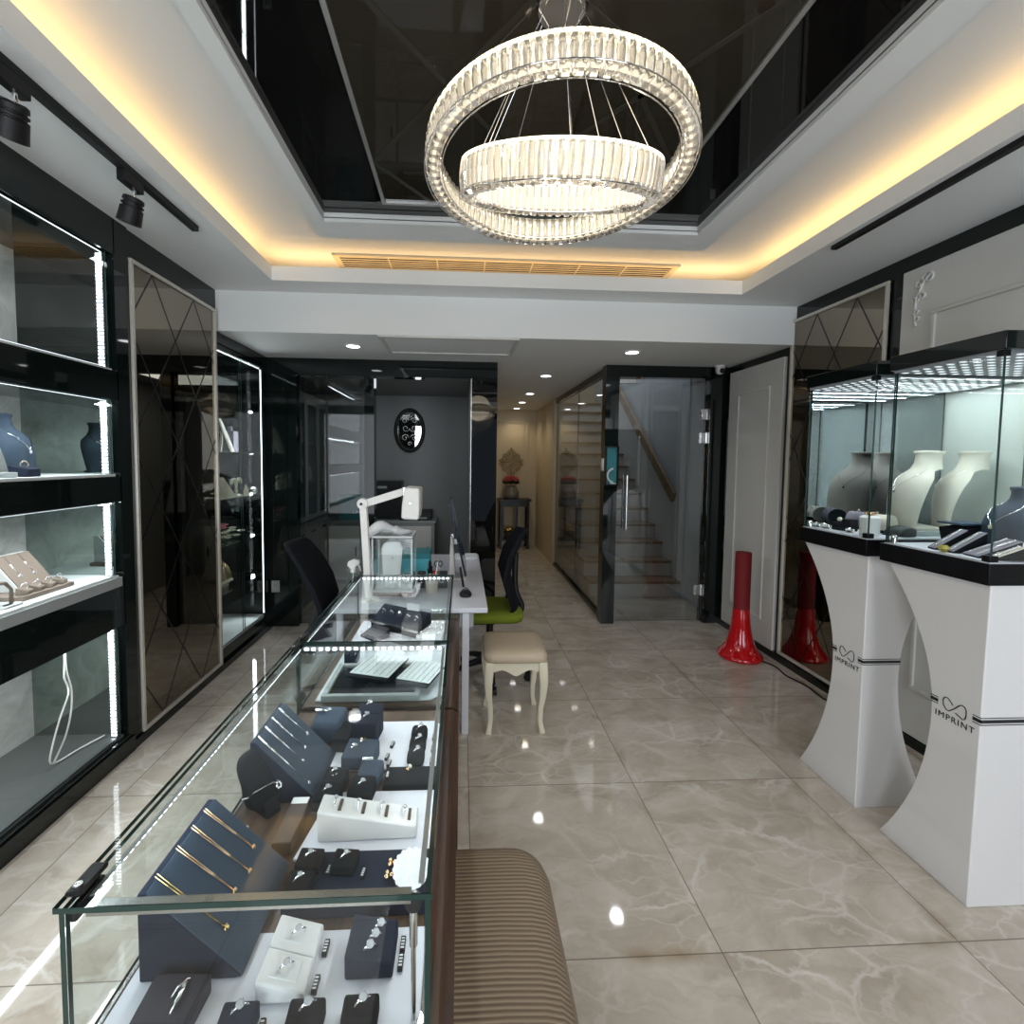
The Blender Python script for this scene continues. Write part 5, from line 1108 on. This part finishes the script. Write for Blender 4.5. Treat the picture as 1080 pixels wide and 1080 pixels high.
pedestal('farther white waisted display pedestal with glass case beside the right mirror', YA0, YA1, True)
pedestal('nearer white waisted display pedestal with glass case at the right edge', YB0, YB1, False)
ZP = 1.2665
# farther case: busts, watch pads, boxes
t = thing('riser_platform', 'low grey platform under the two cream busts', 'display platform', (2.3, 2.18, ZP)); MB().box(2.08, 2.50, 2.06, 2.30, ZP, ZP + .02).build('body', 'tcase', t, bevel=.002)
for x, y, rz, l in ((2.215, 2.20, PI - .28, 'left'), (2.40, 2.165, PI - .62, 'right')):
    bust('necklace_bust', 'cream linen necklace bust in the farther pedestal case, %s of the pair' % l, (x, y, ZP + .0205), .365, rz, 'linen', flare=.74)
    bust_necklace('fine necklace with dark pendant on the %s cream bust' % l, (x, y, ZP + .0205), .365, rz, 'silverj', 'steel', drop=.50, r=.0008, pr=.007, flare=.74)
def watch_pad(label, x, y, rz, mat, w=.10):
    t = thing('watch_cushion', label, 'watch cushion', (x, y, ZP), rz)
    MB().prism([(r * math.cos(a), .045 + .042 * math.sin(a)) for a in [2 * PI * i / 20 for i in range(20)] for r in (.045,)], -w / 2, w / 2, 'y').build('cushion', mat, t, world=False, smooth=50)
    MB().box(-.03, .03, -w / 2 + .004, w / 2 - .004, 0, .02).build('base', 'blackm', t, world=False)
watch_pad('dark watch cushion behind the black ring box in the farther pedestal case', 2.03, 2.29, .35, 'lav'); watch_pad('cream watch cushion behind the white gift box in the farther pedestal case', 2.03, 2.18, .35, 'linen')
for x, y, l in ((2.03, 2.285, 'dark'), (2.03, 2.178, 'cream')): ring('silver charm ring standing on the %s watch cushion' % l, (x - .03, y, ZP + .078), .010, .4, .4)
for x, y, h, l in ((1.905, 2.215, .058, 'taller'), (1.895, 2.265, .038, 'lower')):
    wedge_box('ring_box', 'black ring box, the %s of two in the farther pedestal case' % l, x, y, ZP, .05, .046, h, h, .2, 'jet')
t = thing('pearl_ornament', 'pearl ring on the lower black box in the farther pedestal case', 'ring', (1.895, 2.265, ZP + .038)); MB().sphere((1.895, 2.265, ZP + .052), .012, 12, 8).build('pearl', 'wpetal', t, smooth=180); MB().lathe([(.008, .038), (.010, .042)], 12, (1.895, 2.265, ZP), caps=False).build('band', 'silverj', t)
t = thing('gift_box', 'small white ribbed gift box with rose gold bow at the case corner', 'gift box', (1.882, 2.075, ZP))
m = MB(); N = 40; m.rings([[(1.882 + (r + .0012 * (i % 2)) * math.cos(2 * PI * i / N), 2.075 + (r + .0012 * (i % 2)) * math.sin(2 * PI * i / N), ZP + z) for i in range(N)] for r, z in ((.036, 0), (.037, .07))]); m.build('body', 'wlea', t)
MB().lathe([(.040, .07), (.040, .085), (.03, .092)], 28, (1.882, 2.075, ZP)).build('lid', 'wlea', t, smooth=40)
m = MB()
for a in (.3, 1.4, 2.6, 3.9, 5.2): m.tube([(1.882 + r * math.cos(a + b), 2.075 + r * math.sin(a + b), ZP + .094 + z) for r, b, z in ((.002, 0, 0), (.018, -.3, .016), (.022, .1, .010), (.016, .4, .004), (.002, 0, 0))], .003, 5)
m.build('bow', 'gold', t, smooth=180)
for i, (x, y) in enumerate(((1.845, 2.355), (1.865, 2.325), (1.85, 2.295), (1.86, 2.16))):
    t = thing('silver_charm', 'small silver charm on the case floor, %s from the back' % ('first', 'second', 'third', 'fourth')[i], 'charm', (x, y, ZP)); m = MB()
    for q in range(5): m.sphere((x + .012 * math.cos(q * 1.9), y + .012 * math.sin(q * 1.9), ZP + .010 + .005 * (q % 3)), .0085, 8, 6)
    m.build('beads', 'silverj', t, smooth=180); MB().lathe([(.014, 0), (.014, .004)], 12, (x, y, ZP)).build('base', 'steel', t)
t = thing('ring_cushion', 'glossy black curved cushion beside the low grey platform', 'display cushion', (2.02, 2.06, ZP)); m = MB(); m.prism([(1.97, ZP), (2.07, ZP), (2.07, ZP + .035), (2.045, ZP + .045), (2.01, ZP + .04), (1.985, ZP + .022)], 2.03, 2.11, 'y'); m.build('body', 'blackp', t, bevel=.006)
# nearer case: wedges, yellow stone, bust
def pwedge(label, x, y, w, d, h, rz, mat='lav', n=1):
    """display wedge descending towards local -x with a bracelet strip lying on it"""
    t = thing('bracelet_ramp', label, 'bracelet display', (x, y, ZP), rz, 'bracelet ramps')
    MB().prism([(-w / 2, 0), (w / 2, 0), (w / 2, h), (-w / 2, .004)], -d / 2, d / 2, 'y').build('body', 'jet', t, world=False)
    MB().add([(a, b, c) for a, b, c in ((-w / 2, -d / 2, .0045), (w / 2, -d / 2, h + .0005), (w / 2, d / 2, h + .0005), (-w / 2, d / 2, .0045), (-w / 2, -d / 2, .007), (w / 2, -d / 2, h + .003), (w / 2, d / 2, h + .003), (-w / 2, d / 2, .007))], [(3, 2, 1, 0), (4, 5, 6, 7), (0, 1, 5, 4), (1, 2, 6, 5), (2, 3, 7, 6), (3, 0, 4, 7)]).build('velvet_face', mat, t, world=False)
    for i in range(n):
        y_ = (i - (n - 1) / 2) * d / n; T = Matrix.Translation((x, y, ZP)) @ Matrix.Rotation(rz, 4, 'Z'); b = thing('bracelet', 'silver bracelet on the ' + ((('nearer', 'farther')[i] + ' half of the ') if n > 1 else '') + label[:label.index(' ramp') + 5] + (' by the near corner' if mat == 'linen' else (' beside the yellow stone' if 'between' in label else '')), 'bracelet', T @ Vector((0, y_, h / 2 + .006)), rz)
        m = MB()
        for k in range(16): u = -.42 + .84 * k / 15; m.sphere((u * w, 0, (h - .001) * u + .002), .0045, 6, 4)
        m.build('links', 'silverj', b, world=False, smooth=180)
pwedge('lavender bracelet ramp at the far left of the nearer case', 1.900, 1.740, .105, .040, .078, -.25)
pwedge('lavender bracelet ramp between the yellow stone and the broad ramp', 1.900, 1.672, .105, .040, .078, -.25)
pwedge('broad lavender bracelet ramp in the middle of the nearer case', 1.915, 1.597, .13, .072, .062, -.25, n=2)
pwedge('cream bracelet ramp next to the near corner of the nearer case', 1.90, 1.542, .11, .028, .045, -.08, 'linen')
t = thing('yellow_gem', 'large faceted yellow gemstone lying in front of the lavender ramps', 'gemstone', (1.832, 1.690, ZP)); m = MB()
m.rings([[(1.832 + .019 * k * math.cos(2 * PI * i / 12), 1.690 + .019 * k * math.sin(2 * PI * i / 12), ZP + z) for i in range(12)] for k, z in ((.3, 0), (1., .014), (.95, .018), (.6, .026))]); m.build('stone', 'ygem', t)
bust('necklace_bust', 'slate grey necklace bust in the nearer pedestal case at the picture edge', (2.08, 1.675, ZP), .24, PI - .4, 'slate', flare=1.1)
bust_necklace('silver necklace with white pendant on the slate grey bust', (2.08, 1.675, ZP), .24, PI - .4, 'silverj', 'wpetal', flare=1.1)
t = thing('jewel_box', 'open black jewel box leaning beside the slate grey bust', 'box', (2.03, 1.80, ZP)); MB().prism([(2.0, ZP), (2.10, ZP), (2.10, ZP + .09), (1.98, ZP + .075)], 1.765, 1.855, 'y').build('body', 'jet', t, bevel=.003); MB().box(1.975, 2.10, 1.763, 1.857, ZP + .091, ZP + .098).build('lid', 'slate', t)

# ------------------------------------------------------------------ grey office behind the facade
t = thing('wall_mirror', 'oval mirror in black carved frame on the grey office wall', 'mirror', (-.705, 6.49, 1.975))
N = 48
m = MB(); m.rings([[(-.705 + .165 * math.cos(a), y, 1.975 + .255 * math.sin(a)) for a in [2 * PI * i / N for i in range(N)]] for y in (6.48, 6.465)]); m.build('glass', 'mirror', t)
m = MB(); m.tube([(-.705 + .185 * math.cos(a), 6.475, 1.975 + .275 * math.sin(a)) for a in [2 * PI * i / N for i in range(N)]], .024, 10, closed=True); m.tube([(-.705 + .165 * math.cos(a), 6.462, 1.975 + .255 * math.sin(a)) for a in [2 * PI * i / N for i in range(N)]], .008, 8, closed=True); m.build('frame', 'blackw', t, smooth=180)
m = MB()
for cx9, cz9, r9, t9, sx9, sz9 in ((-.06, .13, .045, 1.2, 1, 1), (.06, .13, .045, 1.2, -1, 1), (-.05, .03, .05, 1.1, 1, -1), (.05, .03, .05, 1.1, -1, -1), (-.06, -.10, .05, 1.2, 1, 1), (.06, -.10, .05, 1.2, -1, 1), (0, -.18, .03, 1., 1, 1), (0, .20, .03, 1., 1, -1)):
    m.tube([(-.705 + cx9 + sx9 * r9 * (1 - .75 * k / 18) * math.cos(t9 * 2 * PI * k / 18), 6.46, 1.975 + cz9 + sz9 * r9 * (1 - .75 * k / 18) * math.sin(t9 * 2 * PI * k / 18)) for k in range(19)], .006, 5)
m.build('filigree', 'steel', t, smooth=180)
t = thing('low_cabinet', 'low grey-white office cabinet under the oval mirror', 'cabinet', (-1.05, 6.25, 0))
MB().box(-1.72, -.34, 6.02, 6.48, 0, .78).build('body', 'tcase', t, bevel=.003); MB().box(-1.74, -.32, 6.0, 6.49, .78, .81).build('top', 'tcase', t, bevel=.003)
for x0, x1 in ((-1.69, -1.28), (-1.24, -.83), (-.79, -.38)):
    d_ = MB().box(x0, x1, 6.005, 6.02, .06, .74).build('door', 'offw', t, bevel=.003); MB().box(x1 - .05, x1 - .035, 5.99, 6.005, .36, .48).build('handle', 'blackp', d_)
t = thing('printer', 'black office printer on the low cabinet', 'printer', (-.60, 6.25, .81)); MB().box(-.80, -.38, 6.08, 6.42, .81, .92).build('body', 'blackp', t, bevel=.01); MB().box(-.74, -.44, 6.05, 6.12, .83, .85).build('paper_tray', 'tcase', t)
t = thing('storage_box', 'tall black box on the low office cabinet below the mirror', 'box', (-.98, 6.3, .81)); MB().box(-1.16, -.78, 6.16, 6.44, .81, 1.30).build('body', 'blackm', t, bevel=.005); MB().box(-1.08, -.96, 6.155, 6.16, 1.21, 1.24).build('label_plate', 'tcase', t)
t = thing('storage_box', 'dark teal box at the left on the low office cabinet', 'box', (-1.4, 6.25, .81)); MB().box(-1.55, -1.22, 6.06, 6.40, .81, 1.08).build('body', 'teal', t, bevel=.005); MB().box(-1.555, -1.215, 6.055, 6.405, 1.08, 1.12).build('lid', 'teal', t, bevel=.004)
t = thing('tall_cabinet', 'tall grey glass-fronted cabinet behind the sliding glass panel', 'cabinet', (-1.85, 5.4, 0))
MB().box(-2.3, -1.66, 4.70, 5.95, 0, .90).box(-2.3, -2.26, 4.70, 5.95, .90, 2.25).box(-2.3, -1.66, 4.70, 5.95, 2.22, 2.28).box(-2.3, -1.66, 4.70, 4.73, .9, 2.25).box(-2.3, -1.66, 5.92, 5.95, .9, 2.25).build('carcass', 'grey', t)
for i in range(3):
    y0 = 4.73 + .40 * i; m = MB()
    for q in ((y0, y0 + .05, .97, 2.16), (y0 + .345, y0 + .395, .97, 2.16), (y0, y0 + .395, .92, .97), (y0, y0 + .395, 2.16, 2.21)): m.box(-1.66, -1.64, *q)
    d_ = m.build('door', 'grey', t); MB().pane(-1.655, -1.65, y0 + .05, y0 + .345, .97, 2.16, 'x').build('pane', g, d_)
    dd = MB().box(-1.66, -1.64, y0, y0 + .395, .08, .86).build('door', 'grey', t); MB().box(-1.64, -1.625, y0 + .15, y0 + .26, .78, .795).build('handle', 'blackp', dd)
for z in (1.32, 1.75): MB().box(-2.26, -1.68, 4.73, 5.92, z, z + .012).build('shelf', 'grey', t)
for i, (y, z, l) in enumerate(((4.95, 1.332, 'near end of the lower'), (5.40, 1.332, 'middle of the lower'), (5.75, 1.332, 'far end of the lower'), (5.1, 1.762, 'near end of the upper'), (5.6, 1.762, 'far end of the upper'))):
    bust('necklace_bust', 'pale bust at the %s shelf in the tall grey cabinet' % l, (-1.85, y, z), .24, 0, 'linen')

# ------------------------------------------------------------------ corridor end
t = thing('console_table', 'black lacquered console table at the end of the corridor', 'console table', (.94, 8.5, 0))
MB().box(.66, 1.25, 8.36, 8.72, .855, .89).build('top', 'blackw', t, bevel=.004); MB().box(.70, 1.21, 8.40, 8.70, .76, .855).build('apron', 'blackw', t); MB().box(.70, 1.21, 8.40, 8.70, .14, .165).build('lower_shelf', 'blackw', t)
for x in (.69, 1.18):
    for y in (8.39, 8.67): MB().box(x, x + .035, y, y + .035, 0, .86).build('leg', 'blackw', t, bevel=.003)
MB().box(.72, .76, 8.40, 8.44, .165, .76).box(.97, 1.01, 8.40, 8.44, .165, .76).build('inner_frame', 'blackw', t)
t = thing('flower_vase', 'grey ceramic vase of coral flowers on the black console table', 'vase of flowers', (.90, 8.54, .89))
MB().lathe([(.10, 0), (.135, .03), (.14, .10), (.11, .19), (.085, .225), (.095, .24)], 24, (.90, 8.54, .89)).build('vase', 'vase', t, smooth=60)
m = MB()
for i in range(34):
    a = i * 2.39996; e = math.asin(.1 + .88 * (1 - i / 34)); flower(m, (.90 + .125 * math.cos(e) * math.cos(a), 8.54 + .105 * math.cos(e) * math.sin(a), 1.185 + .10 * math.sin(e)), .062, i % 2, 5)
m.build('blooms', ['coral', 'pink'], t)
m = MB()
for i in range(20):
    a = i * 2.39996; flower(m, (.90 + .11 * math.cos(a), 8.54 + .09 * math.sin(a), 1.155 + .02 * (i % 3)), .075, 0, 3)
m.build('leaves', 'leaf', t)
t = thing('fruit_ornament', 'small basket of yellow fruit on the shelf of the console table', 'ornament', (.87, 8.5, .165)); MB().lathe([(.07, .165), (.10, .30), (.09, .30)], 16, (.87, 8.52, 0)).build('basket', 'brownd', t, smooth=50); m = MB()
for i in range(6): m.sphere((.87 + .05 * math.cos(i), 8.52 + .05 * math.sin(i), .33 + .02 * (i % 2)), .042, 10, 6)
m.build('fruit', 'ygold', t, smooth=180)
t = thing('wall_ornament', 'antique gold filigree relief on the cream wall above the console', 'wall ornament', (.915, 8.74, 1.55)); m = MB(); Y0 = 8.735
def scr(cx, cz, r, tn, sx, sz, st=0.): m.tube([(cx + sx * r * (1 - .75 * k / 18) * math.cos(st + tn * 2 * PI * k / 18), Y0, cz + sz * r * (1 - .75 * k / 18) * math.sin(st + tn * 2 * PI * k / 18)) for k in range(19)], .0095, 6)
for sx in (-1, 1):
    for sz in (-1, 1):
        for u, v, r in ((.05, .05, .045), (.13, .05, .05), (.19, .025, .035), (.06, .13, .05), (.12, .12, .035), (.03, .19, .035)): scr(.915 + sx * u, 1.55 + sz * v, r, 1.15, sx, sz)
m.tube([(.72, Y0, 1.55), (1.11, Y0, 1.55)], .010, 6); m.tube([(.915, Y0, 1.32), (.915, Y0, 1.79)], .008, 6); m.sphere((.915, Y0, 1.80), .022, 8, 6); m.sphere((.915, Y0, 1.30), .018, 8, 6); m.build('relief', 'orn', t, smooth=180)
# small showcase niche on the black post beside the stair door
t = thing('wall_niche', 'small lit glass niche with a white bangle on the black door post', 'display niche', (1.435, YF, 1.35))
MB().box(1.375, 1.495, YF - .05, YF, 1.36, 1.375).box(1.375, 1.495, YF - .05, YF, 1.725, 1.74).box(1.375, 1.38, YF - .05, YF, 1.375, 1.725).box(1.49, 1.495, YF - .05, YF, 1.375, 1.725).build('frame', 'blackm', t)
MB().box(1.38, 1.49, YF - .004, YF - .001, 1.375, 1.725).build('back', 'teal', t); MB().pane(1.38, 1.49, YF - .05, YF - .047, 1.375, 1.725, 'y').build('glass_front', g, t)
t = thing('bangle', 'curved white bangle display inside the niche of the black door post', 'bangle', (1.44, YF - .025, 1.376)); m = MB(); m.tube([(1.465 - .07 * math.sin(a), YF - .025, 1.455 - .068 * math.cos(a)) for a in [.2 + (PI - .4) * i / 16 for i in range(17)]], .011, 8); m.build('band', 'wlea', t, smooth=180); MB().box(1.42, 1.475, YF - .04, YF - .01, 1.376, 1.385).build('foot', 'wlea', t)
t = thing('light_switch', 'small white switch plate on the side of the black door post', 'switch', (1.37, 4.55, 1.56)); MB().box(1.362, 1.37, 4.515, 4.585, 1.50, 1.62).build('plate', 'plast', t, bevel=.002); MB().box(1.359, 1.362, 4.53, 4.57, 1.53, 1.59).build('rocker', 'wlea', t)

# ------------------------------------------------------------------ light
area('daylight', (1.68, YN + .05, 1.45), (PI / 2, 0, 0), 1.4, 2.3, 75, DAY); area('daylight', (-.98, YN + .05, 1.45), (PI / 2, 0, 0), 1.2, 2.3, 60, DAY)     # daylight through the storefront
spot('chandelier_glow', (CH[0], CH[1], 2.28), 15, (1., .86, .66), PI * .98, .4, .25)
p = bpy.data.lights.new('chandelier_bulb', 'POINT'); p.energy = 5; p.color = (1., .86, .66); p.shadow_soft_size = .2
o = bpy.data.objects.new('chandelier_bulb', p); col.objects.link(o); o.location = (CH[0], CH[1], 2.42)
area('stair_light', (2.1, 7.0, 4.1), (0, 0, 0), .8, 3., 24, (.93, .96, 1.))
area('office_light', (-.7, 5.3, 2.42), (0, 0, 0), .8, .8, 4.0, (.9, .96, 1.))
for x, y, l in ((-1.55, .2, 'left soffit beside the track'), (2.3, .2, 'right soffit near the storefront'), (2.3, 1.5, 'right soffit above the pedestals'), (.3, -1.5, 'soffit before the storefront')): downlight(x, y, ZC, 'recessed downlight in the ' + l, power=10)

w = bpy.data.worlds.new('world'); scene.world = w; w.use_nodes = True
nt = w.node_tree; bg = nt.nodes['Background']; bg.inputs[0].default_value = (.62, .75, 1., 1); bg.inputs[1].default_value = .25

# ------------------------------------------------------------------ camera
f, cx_, cy_ = 500., 514., 512.
roll = math.radians(.45)
d = Vector(((487. - cx_) / f, (484. - cy_) / f, 1.)).normalized()            # world +Y seen in camera axes (x right, y down, z forward)
up = Vector((math.sin(roll), -math.cos(roll), 0)); up = (up - d * up.dot(d)).normalized(); xr = d.cross(up)
R = Matrix((xr, d, up))                                                       # world = R @ cam
cam = bpy.data.cameras.new('camera'); co = bpy.data.objects.new('camera', cam); col.objects.link(co)
cam.sensor_width = 36; cam.sensor_fit = 'HORIZONTAL'; cam.lens = 36 * f / 1080; cam.shift_x = (540 - cx_) / 1080; cam.shift_y = -(540 - cy_) / 1080; cam.clip_start = .02
c0, c1, c2 = R.col[0], R.col[1], R.col[2]
co.matrix_world = Matrix(((c0[0], -c1[0], -c2[0], 0), (c0[1], -c1[1], -c2[1], 0), (c0[2], -c1[2], -c2[2], 1.6), (0, 0, 0, 1)))
scene.camera = co
scene.view_settings.view_transform = 'Standard'; scene.view_settings.look = 'None'; scene.view_settings.gamma = 1; scene.view_settings.use_curve_mapping = False
scene.view_settings.exposure = 0.
cy = scene.cycles
cy.use_denoising = True; cy.max_bounces = 10; cy.diffuse_bounces = 4; cy.glossy_bounces = 6; cy.transmission_bounces = 6; cy.transparent_max_bounces = 40
cy.caustics_reflective = False; cy.caustics_refractive = False; cy.sample_clamp_indirect = 6; cy.blur_glossy = .3
